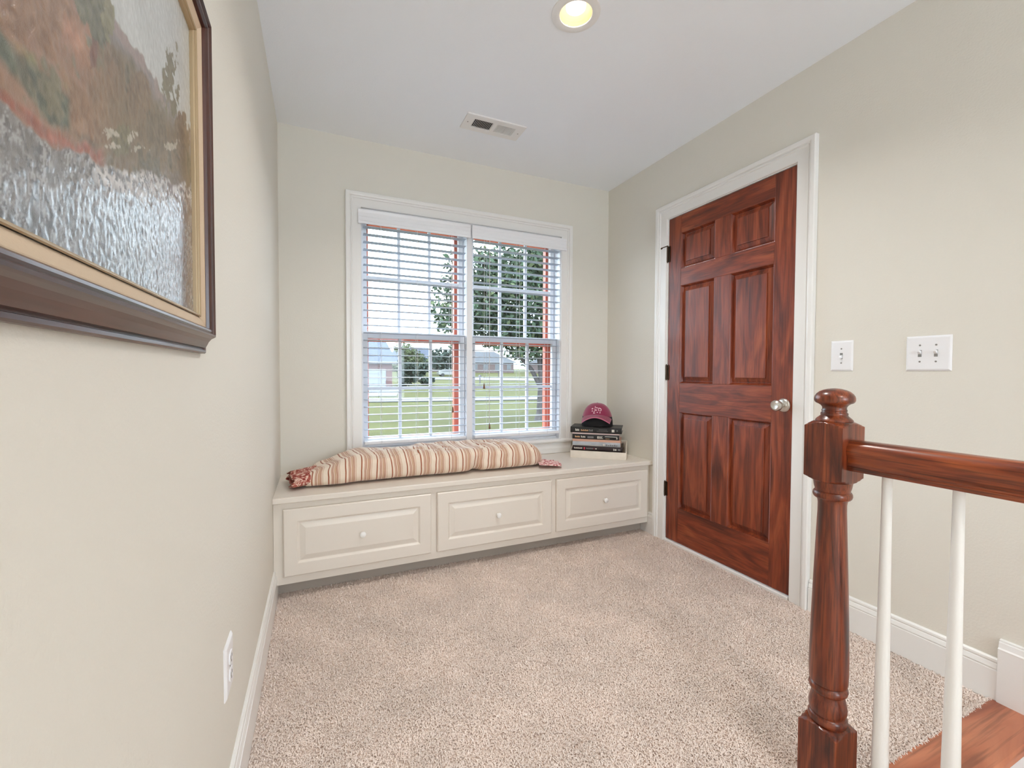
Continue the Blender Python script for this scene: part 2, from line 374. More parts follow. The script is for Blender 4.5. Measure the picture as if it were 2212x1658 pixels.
# ================================================================ DOOR
def door():
    root = struct(empty('door_1', (W+0.02, (DY0+DY1)/2, 0)))
    X0, X1 = W+0.004, W+0.040
    yL = [DY0, -0.731, -0.979, -1.082, -1.330, DY1]              # stile | panel | mullion | panel | stile
    zL = [0.012, 0.227, 0.828, 1.006, 1.603, 1.709, 1.924, DZ]
    c = 0.0012
    def b(n, m, y0, y1, z0, z1): return G().cbox(X0, X1, min(y0, y1), max(y0, y1), z0, z1, c=c).build(n, m, root)
    b('stile', M['door_v'], yL[0], yL[1], zL[0], zL[7]); b('stile', M['door_v'], yL[4], yL[5], zL[0], zL[7])
    for i in range(0, 8, 2): b('rail', M['door_h'], yL[1], yL[4], zL[i], zL[i+1])
    for i in (1, 3, 5): b('mullion', M['door_v'], yL[2], yL[3], zL[i], zL[i+1])
    # raised panels with sticking round the opening
    st = [(0.0, 0.001), (0.002, 0.0005), (0.0045, 0.005), (0.008, 0.013), (0.011, 0.019), (0.0135, 0.0195), (0.0145, 0.0175), (0.036, 0.0095), (0.0368, 0.0045), (0.040, 0.004)]
    for i in (1, 3, 5):
        for (a, d) in ((yL[1], yL[2]), (yL[3], yL[4])):
            rings = []
            for (o, dep) in st:
                y0, y1, z0, z1 = a-o, d+o, zL[i]+o, zL[i+1]-o; x = X0+dep
                rings.append([(x, y0, z0), (x, y1, z0), (x, y1, z1), (x, y0, z1)])
            g = G(); g.loft(rings, cap=False); k = len(g.v); g.f.append((k-4, k-3, k-2, k-1)); g.build('panel', M['door_v'], root)
    # knob: rosette, neck, knob
    ky, kz = -1.391, 0.915
    kn = G().lathe([(0.0, X0-0.0085), (0.012, X0-0.009), (0.024, X0-0.008), (0.031, X0-0.004), (0.033, X0)], (0, ky, kz), 'x', 32).build('knob_rosette', M['nickel'], root, **SM)
    G().lathe([(0.011, X0-0.006), (0.0105, X0-0.022), (0.013, X0-0.028), (0.021, X0-0.034), (0.0255, X0-0.044), (0.0262, X0-0.052), (0.024, X0-0.060), (0.017, X0-0.0655), (0.0155, X0-0.065), (0.0, X0-0.0645)], (0, ky, kz), 'x', 32).build('knob', M['nickel'], kn, **SM)
    # hinges
    for (z0, z1) in ((1.768, 1.866), (1.026, 1.118), (0.284, 0.374)):
        h = G(); yb = DY0+0.004
        h.tube((W-0.004, yb, z0), (W-0.004, yb, z1), 0.0055, n=12); h.tube((W-0.004, yb, z1), (W-0.004, yb, z1+0.006), 0.0038, 0.002, 10); h.tube((W-0.004, yb, z0-0.005), (W-0.004, yb, z0), 0.002, 0.0038, 10)
        h.box(W-0.001, W+0.004, yb-0.0155, yb, z0, z1)
        ho = h.build('hinge', M['bronze'], root)
        if z1 > 1.8:
            s = G(); s.tube((W-0.006, yb, z1+0.004), (W-0.030, yb+0.020, z1-0.006), 0.003, n=8); s.tube((W-0.030, yb+0.020, z1-0.006), (W-0.034, yb+0.028, z1-0.012), 0.0048, n=10)
            s.build('hinge_stop', M['bronze'], ho)
    # jamb and threshold
    j = G(); yA, yB = DY0+0.0025, DY1-0.0025
    j.box(W, W+0.125, yA, yA+0.0115, -0.006, DZ+0.0025); j.box(W, W+0.125, yB-0.0115, yB, -0.006, DZ+0.0025); j.box(W, W+0.125, yB-0.0115, yA+0.0115, DZ+0.0025, DZ+0.012)
    j.build('jamb', M['trim'], root)
    st2 = G(); st2.box(X1+0.001, X1+0.012, yA-0.012, yA, 0, DZ); st2.box(X1+0.001, X1+0.012, yB, yB+0.012, 0, DZ); st2.box(X1+0.001, X1+0.012, yB+0.012, yA-0.012, DZ-0.012, DZ+0.002); st2.build('door_stop', M['trim'], root)
    boxo('threshold', M['trim'], root, W-0.010, W+0.125, yB, yA, -0.010, 0.007, c=0.003)
door()

# ================================================================ WINDOW
def window():
    root = struct(empty('window_1', (1.12, 0.06, OZ0)))
    # jamb lining and central mullion
    j = G(); j.box(OX0-0.002, OX0+0.006, 0.001, 0.165, 0.587, OZ1); j.box(OX1-0.006, OX1+0.002, 0.001, 0.165, 0.587, OZ1); j.box(OX0, OX1, 0.001, 0.165, OZ1-0.006, OZ1+0.002); j.build('jamb', M['sash'], root)
    boxo('mullion', M['sash'], root, 1.100, 1.140, 0.004, 0.165, 0.587, OZ1-0.006)
    boxo('sill', M['sash'], root, OX0, OX1, 0.0405, 0.20, 0.55, 0.600)
    for (a, b) in ((OX0+0.006, 1.100), (1.140, OX1-0.006)):
        # exterior brick-red screen frame
        e = G(); y0, y1 = 0.122, 0.162
        e.box(a, a+0.046, y0, y1, 0.60, OZ1-0.006); e.box(b-0.052, b, y0, y1, 0.60, OZ1-0.006); e.box(a+0.046, b-0.052, y0, y1, 0.60, 0.645); e.box(a+0.046, b-0.052, y0, y1, OZ1-0.05, OZ1-0.006); e.box(a+0.046, b-0.052, y0, y1, 1.262, 1.300)
        e.build('exterior_frame', M['red'], root)
        for up in (0, 1):
            y0, y1 = ((0.046, 0.078), (0.082, 0.114))[up]; z0, z1 = ((0.601, 1.318), (1.280, OZ1-0.008))[up]
            sa, sb = a+0.002, b-0.002; st = 0.032; rb = (0.052, 0.040)[up]; rt = (0.040, 0.045)[up]
            f = G(); f.cbox(sa, sa+st, y0, y1, z0, z1); f.cbox(sb-st, sb, y0, y1, z0, z1); f.cbox(sa+st, sb-st, y0, y1, z0, z0+rb); f.cbox(sa+st, sb-st, y0, y1, z1-rt, z1)
            so = f.build('sash', M['sash'], root)
            gx0, gx1, gz0, gz1 = sa+st, sb-st, z0+rb, z1-rt; ym = (y0+y1)/2; mw = 0.0095; pw = (gx1-gx0)/3; ph = (gz1-gz0)/2
            for k in (1, 2): boxo('muntin', M['sash'], so, gx0+pw*k-mw, gx0+pw*k+mw, ym-0.011, ym+0.011, gz0, gz1, c=0.003)
            boxo('muntin', M['sash'], so, gx0, gx1, ym-0.0109, ym+0.0109, gz0+ph-mw, gz0+ph+mw, c=0.003)
            pm = None
            for k in range(3):
                for q in range(2):
                    x0, x1 = gx0+pw*k, gx0+pw*(k+1); zz0, zz1 = gz0+ph*q, gz0+ph*(q+1)
                    G().box(x0+0.001, x1-0.001, ym-0.001, ym+0.001, zz0+0.001, zz1-0.001).build('pane', M['glass'], so)
window()

# ---- blinds
def blind(x0, x1, vx0, vx1, label, wand):
    root = tag(empty('window_blind', ((x0+x1)/2, 0.0, 1.99)), label, 'blind', 'slatted blinds in the window')
    zt = 2.028
    v = G(); pr = [(-0.040, zt-0.084), (-0.0405, zt-0.070), (-0.036, zt-0.066), (-0.036, zt-0.044), (-0.034, zt-0.040), (-0.034, zt-0.020), (-0.036, zt-0.016), (-0.039, zt-0.003), (-0.038, zt), (-0.030, zt), (-0.030, zt-0.084)]
    v.loft([[(x, y, z) for (y, z) in pr] for x in (vx0, vx1)]); 
    vo = v.build('valance', M['slat'], root)
    hr = boxo('headrail', M['slat'], root, x0, x1, -0.024, 0.036, 1.975, 2.018)
    # slats: gently crowned
    N = 29; ztop, zbot = 1.938, 0.672; pitch = (ztop-zbot)/(N-1)
    yc = 0.006; hw = 0.0245; ring = []
    sec = [(-hw, -0.0018), (-hw, 0.0012), (-hw*0.5, 0.0026), (0, 0.0030), (hw*0.5, 0.0026), (hw, 0.0012), (hw, -0.0018), (hw*0.5, -0.0004), (0, 0.0), (-hw*0.5, -0.0004)]
    me = None
    for i in range(N):
        z = ztop-pitch*i
        if me is None:
            hl = (x1-x0)/2
            o = G().loft([[(x, yc+a, z+b) for (a, b) in sec] for x in (x0+0.003, x1-0.003)]).build('slat', M['slat_shaded'], root); me = o.data; zf = z
        else:
            o = link('slat', me, None, root, (0, 0, z-zf))
        o.rotation_euler = (0, 0, 0)
    b = G(); b.cbox(x0+0.003, x1-0.003, yc-hw, yc+hw, 0.626, 0.646, c=0.004); b.build('bottom_rail', M['slat'], root)
    for k in (0.16, 0.5, 0.84):
        x = x0+(x1-x0)*k
        for y in (yc-hw-0.0015, yc+hw+0.0015): G().tube((x, y, 0.630), (x, y, 1.99), 0.0011, n=6).build('ladder_cord', M['cord'], root)
    # pull cords with tassel, tilt cord
    def pull(x, z, y=-0.027):
        c = G().tube((x, y, z), (x, y, 1.97), 0.0009, n=6).build('pull_cord', M['cord'], root)
        G().lathe([(0.0015, z+0.004), (0.004, z-0.004), (0.0065, z-0.022), (0.0075, z-0.030), (0.004, z-0.034)], (x, y, 0), 'z', 14).build('tassel', M['tassel'], c, **SM)
    for (fx, z) in wand: pull(x0+(x1-x0)*fx, z)
blind(0.447, 1.092, 0.419, 1.1135, 'open white slatted blind in the window half beyond the framed painting, over the striped cushion', [(0.85, 0.84)])
blind(1.146, 1.803, 1.1245, 1.838, 'open white slatted blind in the window half beside the cap and books', [(0.10, 0.99), (0.16, 0.72)])

# ================================================================ BENCH
BZ = 0.482
def bench():
    top = G(); pr = [(0.0, 0.455), (-0.505, 0.455), (-0.509, 0.458), (-0.509, 0.478), (-0.504, BZ), (0.0, BZ)]
    top.loft([[(x, y, z) for (y, z) in pr] for x in (0.0008, W-0.0008)])
    tag(top.build('window_seat_board', M['cream']), 'long cream painted seat board under the window, carrying the striped cushion and the books', 'bench top')
    root = tag(empty('drawer_bench', (W/2, -0.45, 0)), 'built-in cream bench cabinet with three raised-panel drawers below the window', 'bench cabinet')
    FY = -0.482
    z0, z1 = 0.066, 0.4548; xs = [0.042, 0.740, 0.773, 1.470, 1.503, 2.200]; dz0, dz1 = 0.106, 0.424
    f = G(); 
    for (a, b) in ((0.001, 0.052), (0.730, 0.783), (1.460, 1.513), (2.190, W-0.001)): f.box(a, b, FY, FY+0.02, z0, z1)
    for (a, b) in ((0.052, 0.730), (0.783, 1.460), (1.513, 2.190)): f.box(a, b, FY, FY+0.02, z0, dz0+0.01); f.box(a, b, FY, FY+0.02, dz1-0.01, z1)
    f.build('face_frame', M['cream'], root)
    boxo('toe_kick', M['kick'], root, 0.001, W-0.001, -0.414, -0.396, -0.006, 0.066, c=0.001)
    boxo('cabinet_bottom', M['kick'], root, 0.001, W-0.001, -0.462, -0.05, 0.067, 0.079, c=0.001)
    for i in range(3):
        a, b = xs[2*i], xs[2*i+1]
        st = [(0.0, 0.0), (0.0, 0.015), (0.005, 0.0195), (0.058, 0.0195), (0.060, 0.0190), (0.066, 0.012), (0.069, 0.010), (0.071, 0.0105), (0.092, 0.0175), (0.094, 0.0182), (0.096, 0.0185)]
        rings = []
        for (o, h) in st: rings.append([(a+o, FY-h, dz0+o), (b-o, FY-h, dz0+o), (b-o, FY-h, dz1-o), (a+o, FY-h, dz1-o)])
        g = G(); g.loft(rings); d = g.build('drawer_front', M['cream'], root)
        cx = (a+b)/2+(0.002, -0.002, -0.002)[i]; cz = 0.264; y = FY-0.0185
        G().lathe([(0.008, y+0.001), (0.0065, y-0.006), (0.007, y-0.010), (0.0125, y-0.015), (0.0150, y-0.020), (0.0135, y-0.0255), (0.008, y-0.0285), (0.0, y-0.029)], (cx, 0, cz), 'y', 28).build('knob', M['trim'], d, **SM)
bench()

# ================================================================ STRIPED CUSHION
def stripes():
    m, nt, b = newmat('striped_ticking'); L = nt.links.new
    tc = nt.nodes.new('ShaderNodeTexCoord'); sp = nt.nodes.new('ShaderNodeSeparateXYZ')
    at = nt.nodes.new('ShaderNodeAttribute'); at.attribute_name = 'stripe'
    n = nt.nodes.new('ShaderNodeTexNoise'); n.inputs['Scale'].default_value = 6; n.inputs['Detail'].default_value = 3; L(tc.outputs['Object'], n.inputs['Vector'])
    ma = nt.nodes.new('ShaderNodeMath'); ma.operation = 'MULTIPLY_ADD'; ma.inputs[1].default_value = 0.016; L(n.outputs['Fac'], ma.inputs[0]); L(at.outputs['Fac'], ma.inputs[2])
    fr = nt.nodes.new('ShaderNodeMath'); fr.operation = 'MULTIPLY'; fr.inputs[1].default_value = 1/0.078; L(ma.outputs[0], fr.inputs[0])
    f2 = nt.nodes.new('ShaderNodeMath'); f2.operation = 'FRACT'; L(fr.outputs[0], f2.inputs[0])
    r = nt.nodes.new('ShaderNodeValToRGB'); r.color_ramp.interpolation = 'CONSTANT'
    cream, tan, rust, rose, beige = s2l((232, 216, 198)), s2l((196, 158, 128)), s2l((158, 92, 62)), s2l((186, 128, 108)), s2l((216, 192, 168))
    seq = [(0.0, cream), (0.17, rust), (0.25, cream), (0.38, rose), (0.42, beige), (0.45, rust), (0.475, beige), (0.50, rose), (0.53, cream), (0.57, tan), (0.66, beige), (0.69, rust), (0.73, beige), (0.77, rose), (0.80, cream), (0.85, tan), (0.88, cream)]
    e = r.color_ramp.elements; e[0].position = 0; e[0].color = (*seq[0][1], 1); e[1].position = seq[1][0]; e[1].color = (*seq[1][1], 1)
    for (p, c) in seq[2:]: k = e.new(p); k.color = (*c, 1)
    L(f2.outputs[0], r.inputs[0]); L(r.outputs[0], b.inputs['Base Color'])
    b.inputs['Roughness'].default_value = 0.8; b.inputs['Sheen Weight'].default_value = 0.25
    n2 = nt.nodes.new('ShaderNodeTexNoise'); n2.inputs['Scale'].default_value = 28; n2.inputs['Detail'].default_value = 3; n2.inputs['Distortion'].default_value = 1.0; L(tc.outputs['Object'], n2.inputs['Vector'])
    bp = nt.nodes.new('ShaderNodeBump'); bp.inputs['Strength'].default_value = 0.5; bp.inputs['Distance'].default_value = 0.006; L(n2.outputs['Fac'], bp.inputs['Height']); L(bp.outputs[0], b.inputs['Normal'])
    return m
M['stripe'] = stripes()
def floral(nm='red_floral_cotton', cols=((128, 44, 38), (176, 96, 82), (222, 192, 176))):
    m, nt, b = newmat(nm); L = nt.links.new
    tc = nt.nodes.new('ShaderNodeTexCoord'); n = nt.nodes.new('ShaderNodeTexNoise'); n.inputs['Scale'].default_value = 32; n.inputs['Detail'].default_value = 2; n.inputs['Distortion'].default_value = 2.5; L(tc.outputs['Object'], n.inputs['Vector'])
    r = nt.nodes.new('ShaderNodeValToRGB'); e = r.color_ramp.elements; r.color_ramp.interpolation = 'EASE'
    e[0].position = 0.36; e[0].color = (*s2l(cols[0]), 1); e[1].position = 0.62; e[1].color = (*s2l(cols[2]), 1); k = e.new(0.48); k.color = (*s2l(cols[1]), 1)
    L(n.outputs['Fac'], r.inputs[0]); L(r.outputs[0], b.inputs['Base Color']); b.inputs['Roughness'].default_value = 0.85
    return m
M['floral'] = floral()
M['ruffle'] = floral('pink_floral_cotton', ((168, 78, 80), (214, 160, 158), (236, 214, 208)))
def vnoise(x, y, seed=0, z=0.0):
    """cheap smooth 2d noise in numpy, -1..1"""
    r = np.random.default_rng(seed); T = r.uniform(-1, 1, (64, 64))
    xi = np.floor(x).astype(int); yi = np.floor(y).astype(int); fx = x-xi; fy = y-yi
    fx = fx*fx*(3-2*fx); fy = fy*fy*(3-2*fy)
    a, b, c, d = T[xi % 64, yi % 64], T[(xi+1) % 64, yi % 64], T[xi % 64, (yi+1) % 64], T[(xi+1) % 64, (yi+1) % 64]
    return (a*(1-fx)+b*fx)*(1-fy)+(c*(1-fx)+d*fx)*fy
def cushion():
    root = tag(empty('seat_cushion', (0.82, -0.24, BZ)), 'long stuffed cushion in striped ticking with floral hem, lying on the window seat', 'cushion')
    NU, NV = 260, 84; X0, X1 = 0.135, 1.508
    U = np.linspace(0, 1, NU); T = np.linspace(0, 2*PI, NV, endpoint=False)
    uu, tt = np.meshgrid(U, T, indexing='ij')
    x = X0+(X1-X0)*uu
    # end rounding
    el = np.clip(uu/0.24, 0, 1); er = np.clip((1-uu)/0.135, 0, 1)
    hl = 0.42+0.58*np.sin(el*PI/2)**0.9; hr = np.maximum(1e-3, 1-(1-er)**2.4)**0.55
    Ht = 0.150*hl*np.maximum(hr, 0.10); Wd = 0.172*(0.60+0.40*np.sin(np.clip(uu/0.16, 0, 1)*PI/2))*np.maximum(hr, 0.12)**0.75
    yc = -0.232-0.028*(1-np.clip(uu/0.2, 0, 1))
    c, s = np.cos(tt), np.sin(tt); e = 0.62
    px = np.sign(c)*np.abs(c)**e; pz = np.sign(s)*np.abs(s)**e
    yy = yc+Wd*px; zz = BZ+0.001+Ht*0.5+Ht*0.5*pz
    zz += 0.010*np.maximum(pz, 0)*vnoise(x*5.0+3, yy*7.0, 3)*hl + 0.007*np.maximum(pz, 0)*vnoise(x*16.0, yy*20.0+5, 5)
    # gathers on the top, puckers on the front
    crease = np.abs(vnoise(x*11+yy*9, yy*24-x*5, 11)); zz -= 0.016*np.maximum(pz, 0)**2*np.clip(0.16-crease, 0, 1)/0.16*np.clip((x-0.42)/0.1, 0, 1)
    yy += 0.006*np.abs(px)*vnoise(x*26, zz*16, 8)*(1) + 0.010*np.abs(px)*vnoise(x*4.5, zz*2, 9)
    pk = np.exp(-((x-1.03)/0.03)**2)*np.clip(-px, 0, 1)*np.clip(0.6-pz, 0, 1.6)/1.6; yy += 0.035*pk; zz += 0.012*pk*(pz < 0)
    zz = np.maximum(zz, BZ+0.0012)
    verts = np.stack([x, yy, zz], -1).reshape(-1, 3).tolist(); faces = []
    for i in range(NU-1):
        for k in range(NV): faces.append((i*NV+k, i*NV+(k+1) % NV, (i+1)*NV+(k+1) % NV, (i+1)*NV+k))
    faces.append(tuple(range(NV))); faces.append(tuple((NU-1)*NV+k for k in range(NV)))
    o = mesh('cushion_cover', verts, faces, M['stripe'], root, smooth=True)
    at = o.data.attributes.new('stripe', 'FLOAT', 'POINT')
    top = np.clip(pz, 0, 1); sv = x+0.045*np.clip((yy+0.36)/0.3, 0, 1)*(top > 0.3) + 0.014*top*vnoise(x*9, yy*14, 21)
    at.data.foreach_set('value', sv.reshape(-1).astype(np.float32))
    # open hem of the case at the painting end: a slack tube with a wavy rim
    def hem(name, xa, xb, ycen, w0, w1, h0, h1, seed, inner=True, flare=0.0):
        n, m = 48, 12; V = []; Fc = []
        for i in range(m):
            t = i/(m-1); xx = xa+(xb-xa)*t
            for k in range(n):
                a = 2*PI*k/n; wv = 0.5*t*(math.sin(5*a+seed)+0.7*math.sin(9*a+2*seed))
                w = w0+(w1-w0)*t+0.010*wv; h = h0+(h1-h0)*t+0.010*wv
                V.append((xx+0.012*wv*t+flare*math.cos(a)*t, ycen+w*math.cos(a)-0.03*t, max(BZ+0.0035+0.001*(k % 2), BZ+0.004+h*0.5+h*0.5*math.sin(a))))
        for i in range(m-1):
            for k in range(n): Fc.append((i*n+k, i*n+(k+1) % n, (i+1)*n+(k+1) % n, (i+1)*n+k))
        o = mesh(name, V, Fc, M['floral'], root, smooth=True)
        md = o.modifiers.new('thickness', 'SOLIDIFY'); md.thickness = 0.002
        return o
    hem('open_hem', 0.185, 0.062, -0.262, 0.108, 0.125, 0.085, 0.062, 1.3, flare=-0.02)
    # ruffle at the book end, lying on the board
    n, m = 40, 12; V = []; Fc = []
    for i in range(m):
        t = i/(m-1)
        for k in range(n):
            q = k/(n-1); y = -0.440+0.21*q+(-0.035+0.02*q)*t; xx = 1.415+0.07*q*(1-q)*4*0.4+t*(0.150-0.04*abs(q-0.4))
            z = BZ+0.0075+(0.020*(1-t)+0.014*t*abs(math.sin(q*15+0.6)))+0.003*math.sin(q*40)
            V.append((xx, y, z))
    for i in range(m-1):
        for k in range(n-1): Fc.append((i*n+k, i*n+k+1, (i+1)*n+k+1, (i+1)*n+k))
    o = mesh('ruffled_hem', V, Fc, M['ruffle'], root, smooth=True); o.modifiers.new('thickness', 'SOLIDIFY').thickness = 0.0015
cushion()

# ================================================================ BOOKS AND CAP (set diagonally in the corner)
SA = np.array([1.790, -0.186]); TH = math.atan2(-0.429+0.186, 2.076-1.790)
DD = np.array([math.cos(TH), math.sin(TH)]); NN = np.array([-DD[1], DD[0]])
def SP(a, n, z): q = SA+DD*a+NN*n; return (q[0], q[1], z)
def sbox(g, a0, a1, n0, n1, z0, z1, rot=0.0):
    c, s = math.cos(rot), math.sin(rot); ac, nc = (a0+a1)/2, (n0+n1)/2
    def R_(a, n, z): da, dn = a-ac, n-nc; return SP(ac+da*c-dn*s, nc+da*s+dn*c, z)
    v = [R_(a0, n0, z0), R_(a1, n0, z0), R_(a1, n1, z0), R_(a0, n1, z0), R_(a0, n0, z1), R_(a1, n0, z1), R_(a1, n1, z1), R_(a0, n1, z1)]
    return g.add(v, [(0, 3, 2, 1), (4, 5, 6, 7), (0, 1, 5, 4), (1, 2, 6, 5), (2, 3, 7, 6), (3, 0, 4, 7)])
def books():
    # shallow cream box lid under the books
    r = tag(empty('box_lid', SP(0.19, 0.10, BZ)), 'shallow cream cardboard box under the stack of books on the window seat', 'box')
    DPT = 0.205
    g = G(); sbox(g, 0, 0.375, 0, DPT, BZ+0.0005, BZ+0.004); g.build('base', M['card'], r)
    g = G(); sbox(g, 0, 0.375, 0, 0.003, BZ+0.004, 0.532); g.build('front_wall', M['card'], r)
    g = G(); sbox(g, 0, 0.375, DPT-0.003, DPT, BZ+0.004, 0.585); g.build('back_wall', M['card'], r)
    for (a, nm, zt) in ((0, 'side_wall', 0.553), (0.372, 'side_wall', 0.583)):
        v = [SP(a, 0.003, BZ+0.004), SP(a+0.003, 0.003, BZ+0.004), SP(a+0.003, DPT-0.003, BZ+0.004), SP(a, DPT-0.003, BZ+0.004), SP(a, 0.003, 0.532 if a == 0 else zt-0.004), SP(a+0.003, 0.003, 0.532 if a == 0 else zt-0.004), SP(a+0.003, DPT-0.003, 0.585), SP(a, DPT-0.003, 0.585)]
        G().add(v, [(0, 3, 2, 1), (4, 5, 6, 7), (0, 1, 5, 4), (1, 2, 6, 5), (2, 3, 7, 6), (3, 0, 4, 7)]).build(nm, M['card'], r)
    g = G(); sbox(g, 0.03, 0.345, 0.02, 0.19, BZ+0.0045, 0.528); g.build('inner_block', M['card'], r)
    def book(label, a0, a1, n0, n1, z0, z1, cover, pages, rot, marks, ct=0.003, spine=None, gap=0.0):
        b = tag(empty('book', SP((a0+a1)/2, (n0+n1)/2, z0)), label, 'book', 'books stacked in the window corner')
        g = G(); sbox(g, a0, a1, n0, n1, z0, z0+ct, rot); sbox(g, a0, a1, n0, n1, z1-ct, z1, rot)
        c, s = math.cos(rot), math.sin(rot); ac, nc = (a0+a1)/2, (n0+n1)/2
        def R_(a, n, z): da, dn = a-ac, n-nc; return SP(ac+da*c-dn*s, nc+da*s+dn*c, z)
        g.build('cover_boards', cover, b)
        sp = G(); zs = np.linspace(z0+0.0002, z1-gap-0.0002, 7); ring = [R_(a0+0.0002, n0-0.004*math.sin(PI*i/6), z) for i, z in enumerate(zs)]; ring2 = [R_(a1-0.0002, n0-0.004*math.sin(PI*i/6), z) for i, z in enumerate(zs)]
        back = lambda a: [R_(a, n0+0.004, z1-gap-0.0002), R_(a, n0+0.004, z0+0.0002)]
        sp.loft([ring+back(a0+0.0002), ring2+back(a1-0.0002)]); so = sp.build('spine', spine or cover, b)
        pg = G(); c0 = a0+0.004; 
        v = [R_(a, n, z) for z in (z0+ct, z1-ct) for (a, n) in ((c0, n0+0.004), (a1-0.004, n0+0.004), (a1-0.004, n1-0.004), (c0, n1-0.004))]
        pg.add(v, [(0, 3, 2, 1), (4, 5, 6, 7), (0, 1, 5, 4), (1, 2, 6, 5), (2, 3, 7, 6), (3, 0, 4, 7)]).build('page_block', pages, b)
        hgt = z1-gap-z0
        for (ma, mb, q0, q1, mt) in marks:
            k = G(); A = a0+(a1-a0)*ma; B = a0+(a1-a0)*mb; za, zb = z0+hgt*q0, z0+hgt*q1
            pts = []
            for A_ in (A, B):
                for z in (za, (za+zb)/2, zb): pts.append(R_(A_, n0-0.004*math.sin(PI*(z-z0)/hgt)-0.0006, z))
            k.add(pts, [(0, 1, 4, 3), (1, 2, 5, 4)]); o = k.build('spine_lettering', mt, so); o.modifiers.new('t', 'SOLIDIFY').thickness = 0.0004
        return b
    def letters(a, b, q0, q1, n, mt, gap=0.25):
        w = (b-a)/n; out = []
        for i in range(n):
            h = (0.0, 0.12, 0.05, 0.16)[(i*7) % 4]; out.append((a+w*i, a+w*i+w*(1-gap), q0, q1-h*(q1-q0)*2, mt))
        return out
    I, IW, IR, IG = M['ink'], M['ink_warm'], M['ink_red'], M['ink_grey']
    book('lowest book of the stack, black spine with white and red lettering', 0.014, 0.350, 0.012, 0.200, 0.5325, 0.5640, M['maroonbook'], M['pages'], 0.0,
         letters(0.03, 0.20, 0.35, 0.68, 9, I)+[(0.225, 0.255, 0.22, 0.75, IR)]+letters(0.28, 0.42, 0.36, 0.66, 8, IG)+[(0.43, 0.44, 0.36, 0.62, IR), (0.46, 0.49, 0.38, 0.6, I), (0.82, 0.835, 0.25, 0.7, I), (0.845, 0.88, 0.3, 0.62, I), (0.91, 0.955, 0.3, 0.65, IG)])
    book('silver-spined book with a copper-coloured cover, second from the bottom of the stack', 0.012, 0.336, 0.016, 0.200, 0.5645, 0.6100, M['copper'], M['pages'], 0.0,
         [(0.0, 0.62, 0.10, 0.22, I), (0.64, 0.68, 0.15, 0.62, I)]+letters(0.70, 0.95, 0.2, 0.55, 6, IG), ct=0.016, spine=M['silver'], gap=0.016)
    book('dark book with a pale top board, second from the top of the stack', 0.010, 0.326, 0.016, 0.202, 0.6105, 0.6540, M['pink'], M['pages'], 0.01,
         [(0.03, 0.05, 0.2, 0.85, M['black'])]+letters(0.06, 0.17, 0.30, 0.66, 4, IW)+letters(0.19, 0.29, 0.30, 0.66, 4, I)+[(0.33, 0.46, 0.22, 0.62, IG)]+[(0.54, 0.56, 0.2, 0.68, I), (0.56, 0.65, 0.56, 0.66, I), (0.56, 0.66, 0.22, 0.32, I)]+letters(0.57, 0.64, 0.36, 0.52, 5, I)+[(0.70, 0.96, 0.60, 0.70, I), (0.71, 0.80, 0.2, 0.28, IW), (0.94, 0.965, 0.22, 0.5, I)], ct=0.009, spine=M['black'], gap=0.009)
    book('topmost book of the stack, charcoal cover and black spine, under the maroon cap', -0.002, 0.344, 0.012, 0.205, 0.6545, 0.6940, M['charcoal'], M['pages'], -0.004,
         letters(0.10, 0.18, 0.30, 0.70, 4, I)+letters(0.21, 0.36, 0.32, 0.60, 7, IW)+letters(0.37, 0.45, 0.30, 0.66, 3, IG)+[(0.52, 0.74, 0.34, 0.40, IG), (0.56, 0.72, 0.60, 0.65, IG), (0.81, 0.86, 0.28, 0.72, I), (0.90, 0.925, 0.42, 0.66, IG)], ct=0.004, spine=M['black'])
books()
